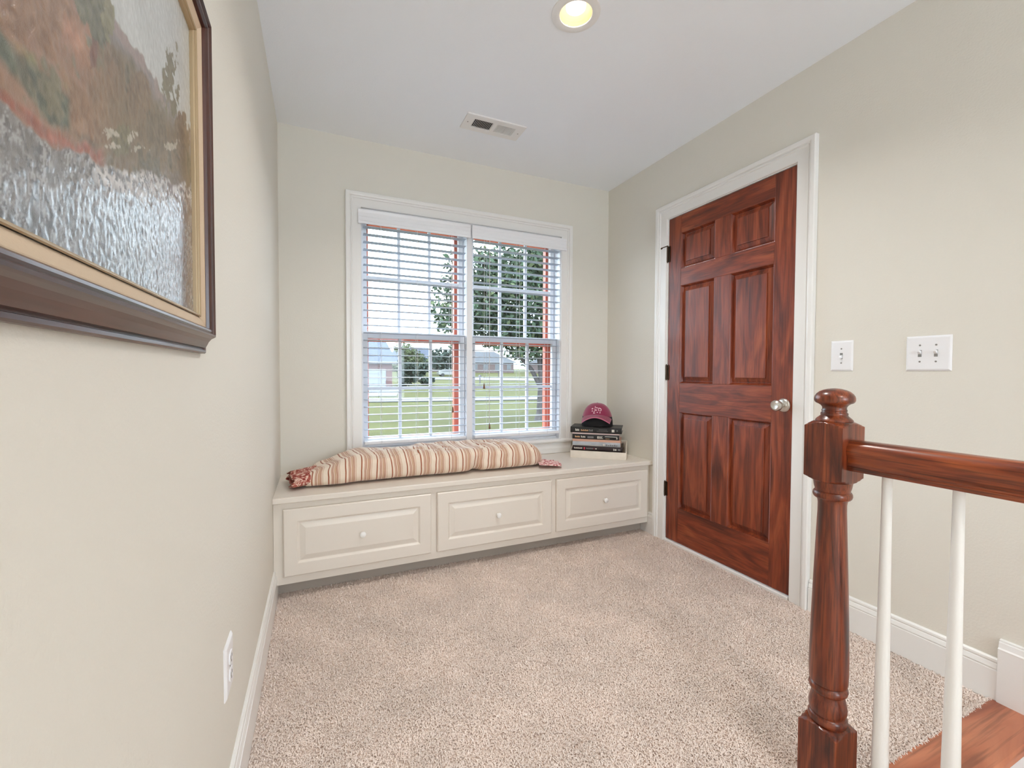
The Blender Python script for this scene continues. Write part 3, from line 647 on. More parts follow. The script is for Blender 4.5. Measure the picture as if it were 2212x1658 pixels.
def cap():
    zb = 0.6945; ca, cn = 0.171, 0.107
    root = tag(empty('baseball_cap', SP(ca, cn, zb)), 'maroon baseball cap with pale embroidered emblem, on top of the stacked books', 'cap')
    RA, RN, HT = 0.108, 0.094, 0.158
    def crown(phi, t):       # phi round the head, t 0 rim .. 1 top
        z = zb+0.004+HT*math.sin(t*PI/2)**0.92; r = math.cos(t*PI/2)**0.80
        fr = max(0.0, -math.sin(phi))        # front is -n
        return SP(ca+RA*r*math.cos(phi), cn+RN*r*math.sin(phi)+0.012*fr*math.sin(t*PI)*-1, z-0.012*max(0, math.sin(phi))*t)
    n, m = 48, 18; g = G(); V = []; Fc = []
    ts = [0.24+0.755*i/(m-1) for i in range(m)]
    for t in ts:
        for k in range(n): V.append(crown(2*PI*k/n, t))
    for i in range(m-1):
        for k in range(n): Fc.append((i*n+k, i*n+(k+1) % n, (i+1)*n+(k+1) % n, (i+1)*n+k))
    Fc.append(tuple((m-1)*n+k for k in range(n)))
    mesh('crown', V, Fc, M['maroon'], root, smooth=True).modifiers.new('t', 'SOLIDIFY').thickness = 0.0015
    V = []; Fc = []
    for i, t in enumerate((0.0, 0.12, 0.245)):
        for k in range(n): V.append(crown(2*PI*k/n, t))
    for i in range(2):
        for k in range(n): Fc.append((i*n+k, i*n+(k+1) % n, (i+1)*n+(k+1) % n, (i+1)*n+k))
    Fc.append(tuple(range(n)))
    mesh('lower_band', V, Fc, M['capblack'], root, smooth=True).modifiers.new('t', 'SOLIDIFY').thickness = 0.001
    G().lathe([(0.0, 0.008), (0.005, 0.007), (0.0065, 0.003), (0.006, 0.0)], SP(ca, cn+0.002, zb+HT-0.002), 'z', 14).build('button', M['maroon'], root, **SM)
    # arched visor
    nv, mv = 41, 9; V = []
    def vis(q, t):           # q -1..1 across, t 0 root .. 1 front edge
        ph = -PI/2+q*1.28; root_p = (RA*0.985*math.cos(ph), RN*0.985*math.sin(ph)-0.006)
        fx = 0.095*q; fy = -RN-0.058*math.sqrt(max(0, 1-(q*0.97)**2))
        a = root_p[0]+(fx-root_p[0])*t; b = root_p[1]+(fy-root_p[1])*t
        z = zb+0.088-0.014*t-(0.036+0.006*t)*(abs(q)**1.9)
        return (ca+a, cn+b, z)
    top = [[vis(-1+2*k/(nv-1), i/(mv-1)) for k in range(nv)] for i in range(mv)]
    V = [SP(*p) for row in top for p in row]; Fc = [(i*nv+k, i*nv+k+1, (i+1)*nv+k+1, (i+1)*nv+k) for i in range(mv-1) for k in range(nv-1)]
    vo = mesh('visor', V, Fc, M['maroon'], root, smooth=True)
    V2 = [SP(p[0], p[1], p[2]-0.003) for row in top for p in row]
    mesh('visor_underside', V2, Fc, M['capblack'], root, smooth=True)
    e = G(); fr = [SP(*p) for p in top[-1]]; rings = []
    for k, p in enumerate(fr):
        rings.append([(p[0]+NN[0]*0.0025*cx_, p[1]+NN[1]*0.0025*cx_, p[2]-0.0015+0.003*cz_) for (cx_, cz_) in ((1, 1), (-1, 1), (-1, -1), (1, -1))])
    e.loft(rings); e.build('visor_binding', M['maroon_edge'], root)
    # embroidered emblem on the front panel: spiky device over a short line of stitched characters
    def fp(a, b):            # a across metres, b up metres from emblem centre
        t0 = 0.50; z = zb+0.118+b; tt = math.asin(min(0.999, ((z-zb-0.004)/HT))**(1/0.92))/(PI/2) if z > zb+0.004 else 0
        r = math.cos(tt*PI/2)**0.80; ph = -PI/2+a/(RA*max(r, 0.3)); p = crown(ph, tt)
        return (p[0]-NN[0]*0.0012, p[1]-NN[1]*0.0012, p[2])
    def stroke(pts, w, parent):
        g = G(); V = []; Fc = []
        for i, (a, b) in enumerate(pts):
            j = min(i+1, len(pts)-1); k = max(i-1, 0); da, db = pts[j][0]-pts[k][0], pts[j][1]-pts[k][1]; L_ = math.hypot(da, db) or 1
            V += [fp(a-db/L_*w, b+da/L_*w), fp(a+db/L_*w, b-da/L_*w)]
        Fc = [(2*i, 2*i+1, 2*i+3, 2*i+2) for i in range(len(pts)-1)]
        o = mesh('emblem_stitching', V, Fc, M['emblem'], parent); o.modifiers.new('t', 'SOLIDIFY').thickness = 0.001
    S = 0.00011     # metres per crop pixel
    cx0, cy0 = 880, 700
    def pt(x, y): return ((x-cx0)*S, (cy0-y)*S)
    for pl, w in (([(800, 480), (830, 540), (800, 590)], .0022), ([(590, 650), (690, 610)], .003), ([(610, 790), (680, 750)], .0026), ([(880, 560), (960, 570)], .0026), ([(990, 600), (1100, 590), (1190, 640)], .0024), ([(1190, 640), (1195, 730), (1120, 750)], .0022),
                  ([(780, 640), (840, 700), (790, 780)], .0022), ([(880, 660), (900, 740), (930, 700)], .0022), ([(1000, 660), (1060, 720), (1040, 760)], .0022), ([(700, 890), (830, 880)], .0026), ([(930, 870), (960, 810), (990, 870)], .002), ([(1100, 890), (1130, 810), (1150, 890)], .002), ([(740, 830), (760, 770)], .0018)):
        stroke([pt(*p) for p in pl], w, root)
cap()

# ================================================================ FRAMED PAINTING on the left wall
def painting():
    y0, y1, z0, z1 = -2.72, -1.798, 1.100, 1.706
    root = tag(empty('framed_painting', (0.0, (y0+y1)/2, z0)), 'autumn hillside landscape painting in a dark walnut frame with pale liner', 'painting')
    T = lambda a, b, h: (h, a, b)
    rect = [(y0, z0), (y1, z0), (y1, z1), (y0, z1)]           # anticlockwise in (y,z): left is inward
    outer = [(0.0, 0.001), (0.0, 0.007), (0.002, 0.009), (0.006, 0.009), (0.007, 0.0065), (0.009, 0.006), (0.010, 0.010), (0.014, 0.013), (0.020, 0.017), (0.025, 0.022), (0.0275, 0.027), (0.029, 0.0295), (0.032, 0.030), (0.0335, 0.028), (0.0345, 0.0255), (0.037, 0.0265), (0.040, 0.0260), (0.0425, 0.0225), (0.0435, 0.018), (0.0435, 0.001)]
    for i in range(4):        # four mitred mouldings
        P = [Vector(rect[i]), Vector(rect[(i+1) % 4])]; g = G(); n = len(outer); V = []
        sg = [((1, 1), (-1, 1)), ((-1, 1), (-1, -1)), ((-1, -1), (1, -1)), ((1, -1), (1, 1))][i]
        for p, s in zip(P, sg):
            for (o, h) in outer: V.append((h, p.x+s[0]*o, p.y+s[1]*o))
        Fc = [(k, k+1, n+k+1, n+k) for k in range(n-1)]
        g.add(V, Fc); g.build('frame_moulding', M['frame_wood'] if i in (0, 2) else M['frame_wood_v'], root)
    liner = [(0.0436, 0.0175), (0.046, 0.0175), (0.0605, 0.0115), (0.0605, 0.001)]
    G().sweep(rect, liner, T, closed=True).build('linen_liner', M['liner'], root)
    bead = [(0.0606, 0.0135), (0.0618, 0.0148), (0.0632, 0.0148), (0.0644, 0.0135), (0.0646, 0.0115), (0.066, 0.011), (0.0668, 0.009), (0.0668, 0.003)]
    G().sweep(rect, bead, T, closed=True).build('gilt_bead', M['gold'], root)
    # canvas painted by vertex colour: hillside, trees, lake
    o_ = 0.0665; ay = np.linspace(y0+o_, y1-o_, 420); az = np.linspace(z0+o_, z1-o_, 260)
    Y, Z = np.meshgrid(ay, az, indexing='ij'); X = np.full_like(Y, 0.0045)
    # layout of the picture measured in the photograph's pixels, turned into places on the canvas
    d = np.stack([X-CAM[0], Y-CAM[1], Z-CAM[2]], -1); dep = np.maximum(d@_f, 0.02)
    u = 1106+FPX*(d@_r)/dep; v = 829-FPX*(d@_u)/dep
    u = np.clip(u, -900, 420); v = np.clip(v, -700, 760)
    n1 = vnoise(Y*60, Z*60, 31); n2 = vnoise(Y*150, Z*170, 32); n3 = vnoise(Y*24, Z*24, 33)
    n4 = vnoise(Y*300+Z*120, Z*260, 34); n5 = vnoise(Y*420, Z*160-Y*300, 35)
    w1 = vnoise(Y*34, Z*34, 41); w2 = vnoise(Y*34+9, Z*34+4, 42); w3 = vnoise(Y*85, Z*85, 43); w4 = vnoise(Y*85+5, Z*85, 44)
    u = u+6*w1+3*w3; v = v+7*w2+4*w4
    def ip(xs, ys): return np.interp(u, xs, ys)
    C = np.zeros(u.shape+(3,))
    def put(mask, col, noise=None, amp=14):
        m = np.clip(mask, 0, 1)[..., None]; c = np.array(col, float)*np.ones(u.shape+(3,))
        if noise is not None: c = c+amp*noise[..., None]
        C[:] = C*(1-m)+c*m
    sm = lambda x, w: np.clip(0.5+x/w, 0, 1)
    ridge = ip([-900, -300, 100, 239, 304, 358, 404, 420], [-1500, -700, -150, 43, 122, 202, 280, 300])
    shore = ip([-900, -300, 0, 60, 109, 213, 290, 371, 420], [-280, 70, 222, 275, 312, 352, 372, 392, 400])
    vv = v+7*n1+3*n2
    put(np.ones_like(u), (196, 200, 199), n3, 6)
    below = sm(vv-ridge, 10)
    put(below, (152, 118, 98), n1, 16)
    put(below*sm(70-(vv-ridge), 40), (128, 122, 122), n3, 10)
    put(below*sm(30-(vv-ridge), 16)*sm(n1+0.3, 0.5), (150, 132, 128))
    put(below*sm((vv-ridge)-80, 50)*sm(170-(vv-ridge), 60)*sm(230-u, 80), (172, 124, 98), n2, 16)
    put(below*sm(u-210, 70)*sm(vv-ridge-45, 40), (122, 102, 76), n1, 26)
    put(below*sm(u-230, 60)*sm(n1-0.15, 0.3)*sm(vv-ridge-40, 30), (92, 82, 60), n2, 14)
    gb = ip([-900, -300, 0, 60, 120, 180, 230], [-420, -70, 82, 160, 226, 272, 300])
    put(sm(40+8*n1-np.abs(vv-gb), 20)*sm(215-u, 30), (84, 90, 74), n2, 26)
    put(sm(20+8*n1-np.abs(vv-gb-14), 16)*sm(205-u, 30)*sm(n1, 0.5), (58, 62, 52), n4, 14)
    put(sm(14+8*n2-np.abs(vv-gb+40), 14)*sm(n1+0.1, 0.6)*sm(200-u, 40), (128, 124, 82), n4, 16)
    rb = ip([-900, -300, 0, 80, 150, 205, 240], [-300, 50, 203, 268, 318, 342, 356])
    put(sm(16+7*n1-np.abs(vv-rb), 14)*sm(225-u, 20)*sm(n2*0.6+n1+0.75, 0.8), (152, 88, 70), n2, 22)
    put(below*sm(n3-0.25+0.5*n1, 0.4)*sm(240-u, 80)*sm(shore-vv-30, 30), (138, 104, 78), n2, 18); put(below*sm(-n3-0.35+0.5*n2, 0.4)*sm(240-u, 90)*sm(shore-vv-40, 30)*sm(vv-ridge-60, 40), (106, 100, 78), n2, 18)
    # upper tree with trunk, poplar, brown bush
    def blob(cu, cv, ru, rv, col, rag=0.35, noise=n2, amp=18):
        q = ((u-cu)/ru)**2+((v-cv)/rv)**2; put(sm(1+rag*(n1*0.8+n2+0.6*n4)-q, 0.25), col, noise, amp)
    put(sm(5-np.abs(u-201), 2)*sm(36-np.abs(v-104), 6), (112, 72, 56), n2, 8)
    blob(196, 6, 34, 55, (98, 98, 76)); blob(214, 60, 24, 46, (92, 92, 72)); blob(232, 40, 10, 60, (120, 116, 86), 0.6)
    blob(366, 168, 13, 52, (110, 104, 78), 0.9); blob(376, 225, 12, 40, (104, 98, 74), 0.8)
    blob(299, 215, 26, 55, (112, 88, 62)); blob(340, 285, 24, 50, (98, 82, 60)); blob(265, 300, 22, 36, (104, 96, 66)); blob(392, 300, 16, 55, (110, 88, 64))
    # lake
    lake = sm(vv-shore, 8)
    put(lake, (126, 121, 118), n2, 18)
    put(lake*sm(u-330, 90), (118, 92, 80), n5, 16)
    put(lake*sm(34+10*n1-np.abs(v-shore-14), 20)*sm(u-200, 40)*sm(n2+0.25, 0.5), (206, 200, 196))
    put(lake*sm(0.25-np.abs(n5), 0.14)*sm(n1+0.2, 0.6), (168, 166, 166))
    put(lake*sm(n4-0.45, 0.2), (92, 88, 88))
    for (cu, cv, ru, rv) in ((287, 292, 13, 12), (240, 283, 12, 9), (372, 312, 12, 7), (292, 322, 18, 5), (250, 312, 14, 4)): blob(cu, cv+(0), ru, rv, (176, 166, 150), 1.6, n4, 10)
    C += 7*n4[..., None]+5*n5[..., None]
    C = np.clip(C, 12, 238)/255.0; lin = np.where(C <= 0.04045, C/12.92, ((C+0.055)/1.055)**2.4)
    hgt = 0.0003*n4+0.0003*n5+0.0003*n2; X = X+hgt*0.6
    na, nb = Y.shape; verts = np.stack([X, Y, Z], -1).reshape(-1, 3); idx = np.arange(na*nb).reshape(na, nb)
    F = np.stack([idx[:-1, :-1], idx[1:, :-1], idx[1:, 1:], idx[:-1, 1:]], -1).reshape(-1, 4)
    off = base_of(root); me = bpy.data.meshes.new('canvas'); me.from_pydata((verts-np.array(off)).tolist(), [], F.tolist()); me.update()
    me.polygons.foreach_set('use_smooth', np.ones(len(F), bool))
    ca = me.color_attributes.new('paint', 'FLOAT_COLOR', 'POINT'); ca.data.foreach_set('color', np.concatenate([lin.reshape(-1, 3), np.ones((na*nb, 1))], 1).ravel().astype(np.float32))
    m, nt, b = newmat('varnished_oil_paint'); at = nt.nodes.new('ShaderNodeVertexColor'); at.layer_name = 'paint'; nt.links.new(at.outputs[0], b.inputs['Base Color'])
    tc = nt.nodes.new('ShaderNodeTexCoord'); n = nt.nodes.new('ShaderNodeTexNoise'); n.inputs['Scale'].default_value = 240; n.inputs['Detail'].default_value = 4; n.inputs['Distortion'].default_value = 2.5
    nt.links.new(tc.outputs['Object'], n.inputs['Vector']); bp = nt.nodes.new('ShaderNodeBump'); bp.inputs['Strength'].default_value = 0.28; bp.inputs['Distance'].default_value = 0.001
    nt.links.new(n.outputs['Fac'], bp.inputs['Height']); nt.links.new(bp.outputs[0], b.inputs['Normal']); b.inputs['Roughness'].default_value = 0.32; b.inputs['Specular IOR Level'].default_value = 0.6; b.inputs['Coat Weight'].default_value = 0.7; b.inputs['Coat Roughness'].default_value = 0.16
    link('canvas', me, m, root)
painting()

# ================================================================ ELECTRICAL PLATES
def plate(root, y0, y1, z0, z1, X, sgn, name='cover_plate'):
    """bevelled plate on a side wall; sgn +1 stands out towards +x"""
    st = [(0, 0), (0, 0.0018), (0.005, 0.0055), (0.008, 0.0062)]; rings = []
    for (o, h) in st: rings.append([(X+sgn*h, y0+o, z0+o), (X+sgn*h, y1-o, z0+o), (X+sgn*h, y1-o, z1-o), (X+sgn*h, y0+o, z1-o)])
    return G().loft(rings).build(name, M['plastic'], root)
def screw(root, y, z, X, sgn, r=0.0032): return G().lathe([(r, X), (r, X+sgn*0.0008), (0.0, X+sgn*0.0012)], (0, y, z), 'x', 12).build('screw', M['screw'], root)
def switch(name, y0, y1, ys, ups, label):
    z0, z1 = 1.078, 1.206
    root = tag(empty(name, (W, (y0+y1)/2, z0)), label, 'switch')
    plate(root, y0, y1, z0, z1, W, -1); zc = (z0+z1)/2; X = W-0.0062
    for y, up in zip(ys, ups):
        s = G().cbox(X-0.0008, X+0.002, y-0.0055, y+0.0055, zc-0.0125, zc+0.0125, c=0.0005).build('toggle_slot', M['screw'], root)
        dz = 0.009*up; t = G(); a = [(X, y-0.0045, zc-0.006+dz*0.3), (X, y+0.0045, zc-0.006+dz*0.3), (X, y+0.0045, zc+0.006+dz*0.3), (X, y-0.0045, zc+0.006+dz*0.3)]
        bq = [(X-0.013, y-0.0036, zc-0.003+dz), (X-0.013, y+0.0036, zc-0.003+dz), (X-0.013, y+0.0036, zc+0.003+dz), (X-0.013, y-0.0036, zc+0.003+dz)]
        t.loft([a, bq]).build('toggle', M['plastic'], s)
        screw(root, y, zc+0.030, X, -1); screw(root, y, zc-0.030, X, -1)
switch('light_switch', -1.687, -1.602, [-1.6445], [-1], 'single white toggle switch plate on the wall beside the door')
switch('light_switch', -1.996, -1.866, [-1.931+0.023, -1.931-0.023], [1, 1], 'double white toggle switch plate on the wall above the newel post')
def outlet():
    y0, y1, z0, z1 = -1.634, -1.550, 0.326, 0.446
    root = tag(empty('wall_outlet', (0, (y0+y1)/2, z0)), 'white duplex power outlet plate low on the wall above the baseboard', 'outlet')
    plate(root, y0, y1, z0, z1, 0, 1); X = 0.0062; yc = (y0+y1)/2; zc = (z0+z1)/2
    for s in (1, -1):
        z = zc+s*0.0195
        g = G(); n = 24; rg = []
        for h in (0.0, 0.0022): rg.append([(X+h, yc+0.0172*math.cos(2*PI*k/n), z+min(0.0135, max(-0.0135, 0.0172*math.sin(2*PI*k/n)))) for k in range(n)])
        f = g.loft(rg).build('socket_face', M['plastic'], root)
        for (dy, hh) in ((-0.0065, 0.0042), (0.0065, 0.0034)): G().box(X+0.002, X+0.0026, yc+dy-0.0012, yc+dy+0.0012, z+0.002-hh, z+0.002+hh).build('slot', M['slot'], f)
        G().lathe([(0.0026, X+0.002), (0.0026, X+0.0026)], (0, yc, z-0.0085), 'x', 12).build('ground_hole', M['slot'], f)
    screw(root, yc, zc, X, 1)
outlet()

# ================================================================ CEILING FITTINGS
def vent():
    x0, x1, y0, y1 = 0.934, 1.279, -0.528, -0.377
    root = tag(empty('ceiling_vent', ((x0+x1)/2, (y0+y1)/2, H)), 'white metal air register with two banks of slats in the ceiling', 'vent')
    d = 0.0075; ix = [x0+0.050, (x0+x1)/2-0.0115, (x0+x1)/2+0.0115, x1-0.050]; iy0, iy1 = y0+0.036, y1-0.036
    g = G(); z0, z1 = H-d, H
    g.box(x0, ix[0], y0, y1, z0, z1); g.box(ix[3], x1, y0, y1, z0, z1); g.box(ix[1], ix[2], y0, y1, z0, z1)
    for (a, b) in ((ix[0], ix[1]), (ix[2], ix[3])): g.box(a, b, y0, iy0, z0, z1); g.box(a, b, iy1, y1, z0, z1)
    g.build('register_frame', M['trim'], root)
    G().box(ix[0], ix[3], iy0, iy1, H-0.0006, H-0.0001).build('duct_shade_sheet', M['dark'], root)  # dark sheet standing in for the shade inside the duct
    N = 13
    for bank, (a, b) in enumerate(((ix[0], ix[1]), (ix[2], ix[3]))):
        lean = 0.0045 if bank == 0 else -0.0045
        p = (b-a)/N
        for k in range(N):
            xc = a+p*(k+0.5)
            zt, zb_ = H-0.0008, H-d+0.0003; t = 0.0007
            v = [(xc-lean/2*1-t, iy0, zb_), (xc-lean/2+t, iy0, zb_), (xc+lean/2+t, iy0, zt), (xc+lean/2-t, iy0, zt)]
            v += [(q[0], iy1, q[2]) for q in v]
            G().add(v, [(0, 1, 2, 3), (4, 7, 6, 5), (0, 4, 5, 1), (1, 5, 6, 2), (2, 6, 7, 3), (3, 7, 4, 0)]).build('louver', M['trim'], root)
    for x in (x0+0.022, x1-0.022): G().lathe([(0.0035, H-d), (0.0035, H-d-0.0008), (0.0, H-d-0.0012)], (x, (y0+y1)/2, 0), 'z', 12).build('screw', M['screw'], root)
vent()
def can_light(cx, cy, label, watts):
    root = tag(empty('recessed_light', (cx, cy, H)), label, 'ceiling light', 'recessed ceiling lights')
    G().lathe([(0.0630, H+0.0005), (0.0625, H-0.004), (0.066, H-0.006), (0.082, H-0.0065), (0.0925, H-0.003), (0.0935, H-0.0002)], (cx, cy, 0), 'z', 56, cap=False).build('trim_ring', M['trim'], root, **SM)
    pr = [(0.0622, H+0.0005), (0.0612, H+0.010)]
    for k in range(7): z = H+0.012+k*0.010; r = 0.0610-k*0.0014; pr += [(r, z), (r-0.0012, z+0.003), (r-0.0012, z+0.009)]
    pr += [(0.050, H+0.090), (0.0, H+0.092)]
    G().lathe(pr, (cx, cy, 0), 'z', 48, cap=False).build('baffle', M['baffle'], root, **SM)
    bl = G().lathe([(0.0, H+0.012), (0.020, H+0.0125), (0.032, H+0.015), (0.0375, H+0.020), (0.039, H+0.028), (0.037, H+0.045), (0.028, H+0.075), (0.015, H+0.088)], (cx, cy, 0), 'z', 40).build('bulb', M['bulb'], root, **SM)
    l = bpy.data.lights.new('bulb_light', 'AREA'); l.shape = 'DISK'; l.size = 0.064; l.energy = watts; l.color = (1.0, 0.97, 0.92); l.spread = math.radians(140)
    lo = bpy.data.objects.new('bulb_light', l); COL.objects.link(lo); lo.parent = root; lo.location = (0, 0, 0.0105)
can_light(LX, LY, 'lit recessed can light in the ceiling above the carpeted landing', LAMP_W)
can_light(cans[1][0], cans[1][1], 'added unseen can light filling the hall beside the stairwell', LAMP_W)  # added out of view to brighten the hall
can_light(cans[2][0], cans[2][1], 'added unseen can light filling the far end of the hall', LAMP_W)  # another unseen lamp added for fill

# ================================================================ STAIR RAILING
def railing():
    nx, ny = 1.3745, -2.1005
    root = tag(empty('stair_railing', (nx, ny, 0)), 'stained oak newel post and handrail with white tapered balusters at the stairwell', 'railing')
    post = empty('newel_post', (0, 0, 0)); post.parent = root
    def rings(prof, hw=0.0445, n=72):
        out = []
        for (z, r, sq) in prof:
            rg = []
            for k in range(n):
                a = 2*PI*(k+0.5*0)/n+PI/4; c, s = math.cos(a), math.sin(a)
                rr = min(r, hw/max(abs(c), abs(s))) if sq else r
                rg.append((nx+rr*c, ny+rr*s, z))
            out.append(rg)
        return out
    def part(nm, prof): return G().loft(rings(prof)).build(nm, M['oak_v'], post, **SM)
    part('base_block', [(-0.008, 0.07, 1), (0.1745, 0.07, 1), (0.1755, 0.0628, 1), (0.180, 0.055, 1), (0.185, 0.047, 1), (0.188, 0.041, 0)])
    part('turned_shaft', [(0.1875, 0.039, 0), (0.190, 0.0405, 0), (0.195, 0.0418, 0), (0.201, 0.0418, 0), (0.206, 0.040, 0), (0.208, 0.0375, 0), (0.2095, 0.0372, 0), (0.213, 0.0388, 0), (0.220, 0.0405, 0), (0.229, 0.0408, 0), (0.240, 0.0392, 0), (0.252, 0.0362, 0), (0.260, 0.0345, 0), (0.2625, 0.0345, 0), (0.265, 0.037, 0), (0.269, 0.0405, 0), (0.275, 0.0418, 0), (0.281, 0.0405, 0), (0.2855, 0.0365, 0), (0.2865, 0.0355, 0),
        (0.289, 0.0395, 0), (0.295, 0.0412, 0), (0.320, 0.0418, 0), (0.36, 0.0415, 0), (0.45, 0.0394, 0), (0.55, 0.0362, 0), (0.65, 0.0326, 0), (0.72, 0.0302, 0), (0.742, 0.0300, 0), (0.750, 0.0312, 0), (0.7545, 0.0335, 0), (0.756, 0.0375, 0), (0.759, 0.0400, 0), (0.764, 0.0414, 0), (0.7695, 0.0408, 0), (0.7735, 0.0385, 0), (0.7745, 0.0365, 0), (0.778, 0.0370, 0), (0.786, 0.0392, 0), (0.795, 0.0405, 0), (0.799, 0.0408, 0)])
    part('upper_block', [(0.7985, 0.0405, 0), (0.7995, 0.0430, 1), (0.802, 0.0475, 1), (0.8055, 0.0540, 1), (0.809, 0.0610, 1), (0.8105, 0.07, 1), (0.9365, 0.07, 1), (0.938, 0.0610, 1), (0.9415, 0.0540, 1), (0.945, 0.0475, 1), (0.9475, 0.0430, 1), (0.9485, 0.0400, 0)])
    part('finial', [(0.948, 0.0385, 0), (0.951, 0.0392, 0), (0.954, 0.0375, 0), (0.957, 0.0345, 0), (0.961, 0.0300, 0), (0.9635, 0.0278, 0), (0.966, 0.0285, 0), (0.969, 0.0282, 0), (0.971, 0.0262, 0), (0.973, 0.0258, 0), (0.975, 0.0268, 0), (0.977, 0.0262, 0), (0.9795, 0.0250, 0), (0.984, 0.0255, 0), (0.988, 0.0280, 0), (0.9915, 0.0325, 0), (0.994, 0.0378, 0), (0.997, 0.0408, 0), (1.001, 0.0424, 0), (1.006, 0.0424, 0), (1.011, 0.0412, 0), (1.017, 0.0375, 0), (1.0225, 0.0315, 0), (1.0265, 0.0235, 0), (1.0292, 0.0140, 0), (1.0305, 0.005, 0), (1.0307, 0.001, 0)])
    pr = [(-0.019, 0.835), (-0.020, 0.836), (-0.020, 0.845), (-0.0235, 0.8475), (-0.0235, 0.852), (-0.021, 0.858), (-0.0225, 0.864), (-0.0275, 0.873), (-0.0295, 0.881), (-0.0285, 0.890), (-0.024, 0.899), (-0.016, 0.9055), (-0.007, 0.908)]
    pr = pr+[(-a, b) for (a, b) in reversed(pr)]
    ye = -5.6
    G().loft([[(nx+a, y, z) for (a, z) in pr] for y in (ny-0.0440, -3.0, -4.2, ye)]).build('handrail', M['oak_y'], root, **SM)
    proto = None
    for k in range(5):
        y = -2.2145-0.121*k
        if proto is None:
            b = G(); b.lathe([(0.0160, 0.088), (0.0166, 0.100), (0.0162, 0.14), (0.0157, 0.20), (0.0147, 0.28), (0.0132, 0.40), (0.0114, 0.55), (0.0101, 0.70), (0.0094, 0.835)], (nx, y, 0), 'z', 28); b.cbox(nx-0.017, nx+0.017, y-0.017, y+0.017, 0.0, 0.090, c=0.002)
            o = b.build('baluster', M['trim'], root, **SM); proto = (o.data, y)
        else: link('baluster', proto[0], None, root, (0, y-proto[1], 0))
railing()

# ================================================================ STAIRS (going down beside the hall)
def stairs():
    root = struct(empty('stairs', (1.8, -2.2, 0)))
    def tread(x0, x1, ya, yb, z):
        pr = [(ya, z-0.026), (yb+0.012, z-0.026), (yb+0.004, z-0.022), (yb, z-0.013), (yb+0.004, z-0.004), (yb+0.012, z), (ya, z)]
        G().loft([[(x, y, q) for (y, q) in pr] for x in (x0, x1)]).build('tread', M['tread'], root)
    xs0, xs1 = 1.432, W-0.0215
    G().loft([[(x, y, q) for (y, q) in [(EY-0.001, -0.026), (-2.243, -0.026), (-2.251, -0.022), (-2.255, -0.013), (-2.251, -0.004), (-2.243, 0.0), (EY-0.001, 0.0)]] for x in (EX-0.01, W-0.0155)]).build('landing_nosing', M['tread'], root)
    boxo('stringer_cap', M['tread'], root, EX-0.012, 1.4315, -5.9, -2.2555, -0.026, 0.0, c=0.004)
    boxo('stringer_face', M['trim'], root, 1.395, 1.425, -5.9, -2.27, -2.9, -0.027, c=0.001)
    rise, run = 0.19, 0.262; y = -2.232; z = 0.0
    for k in range(9):
        boxo('riser', M['trim'], root, xs0, xs1, y-0.001, y+0.017, z-rise+0.0002, z-0.0262, c=0.001)
        z -= rise; tread(xs0, xs1, y-0.0015, y-run-0.024, z); y -= run
    boxo('lower_floor', M['tread'], root, xs0, xs1, -6.0, y-0.001, z-0.22, z-rise, c=0.002)
stairs()

# ================================================================ OUTSIDE
def gz(y): return GZ+max(0.0, y-36.0)*0.030
def lawn():
    xs = np.linspace(-60, 130, 40); ys = np.concatenate([np.linspace(0.6, 36, 20), np.linspace(40, 160, 30)])
    V = [(x, y, gz(y)) for x in xs for y in ys]; n = len(ys); Fc = [(i*n+k, (i+1)*n+k, (i+1)*n+k+1, i*n+k+1) for i in range(len(xs)-1) for k in range(n-1)]
    struct(mesh('lawn', V, Fc, M['grass'], smooth=True))
    def band(name, pts, w, m):
        V = []; 
        for i, (x, y) in enumerate(pts):
            a = pts[min(i+1, len(pts)-1)]; b = pts[max(i-1, 0)]; d = Vector((a[0]-b[0], a[1]-b[1])).normalized(); nx_, ny_ = -d.y*w/2, d.x*w/2
            for s in (1, -1): V.append((x+s*nx_, y+s*ny_, gz(y+s*ny_)+0.02))
        k = len(pts); top = [(2*i, 2*i+1, 2*i+3, 2*i+2) for i in range(k-1)]
        o = mesh(name, V, top, m); o.modifiers.new('t', 'SOLIDIFY').thickness = 0.06; return struct(o)
    band('front_walk', [(-20+4*i, 36.5-0.55*i-0.02*i*i*0) for i in range(20)], 4.6, M['street'])
    band('street', [(16+3*i, 75-1.1*i) for i in range(24)], 9.0, M['asphalt'])
    band('driveway', [(6.2, 47.5), (5.2, 43), (4.2, 38)], 5.0, M['street'])
lawn()
def leaves(name, blobs, count, size, m, parent, seed):
    r = np.random.default_rng(seed); n = count; wts = np.array([b[3]*b[4]*b[5] for b in blobs]); wts = wts/wts.sum(); which = r.choice(len(blobs), n, p=wts)
    B = np.array(blobs); d = r.normal(size=(n, 3)); d /= np.linalg.norm(d, axis=1)[:, None]; rad = r.uniform(0.15, 1.0, n)**0.5
    c = B[which, :3]+d*B[which, 3:6]*rad[:, None]
    a = r.normal(size=(n, 3)); a /= np.linalg.norm(a, axis=1)[:, None]; b = np.cross(a, r.normal(size=(n, 3))); b /= np.linalg.norm(b, axis=1)[:, None]
    s = size*r.uniform(0.6, 1.4, n)[:, None]
    V = np.stack([c-a*s, c+b*s*0.5, c+a*s, c-b*s*0.5], 1).reshape(-1, 3); off = base_of(parent); V = V-np.array(off)
    F = np.arange(n*4).reshape(n, 4); me = bpy.data.meshes.new(name); me.from_pydata(V.tolist(), [], F.tolist()); me.update()
    o = link(name, me, m, parent); o['kind'] = 'stuff'; return o
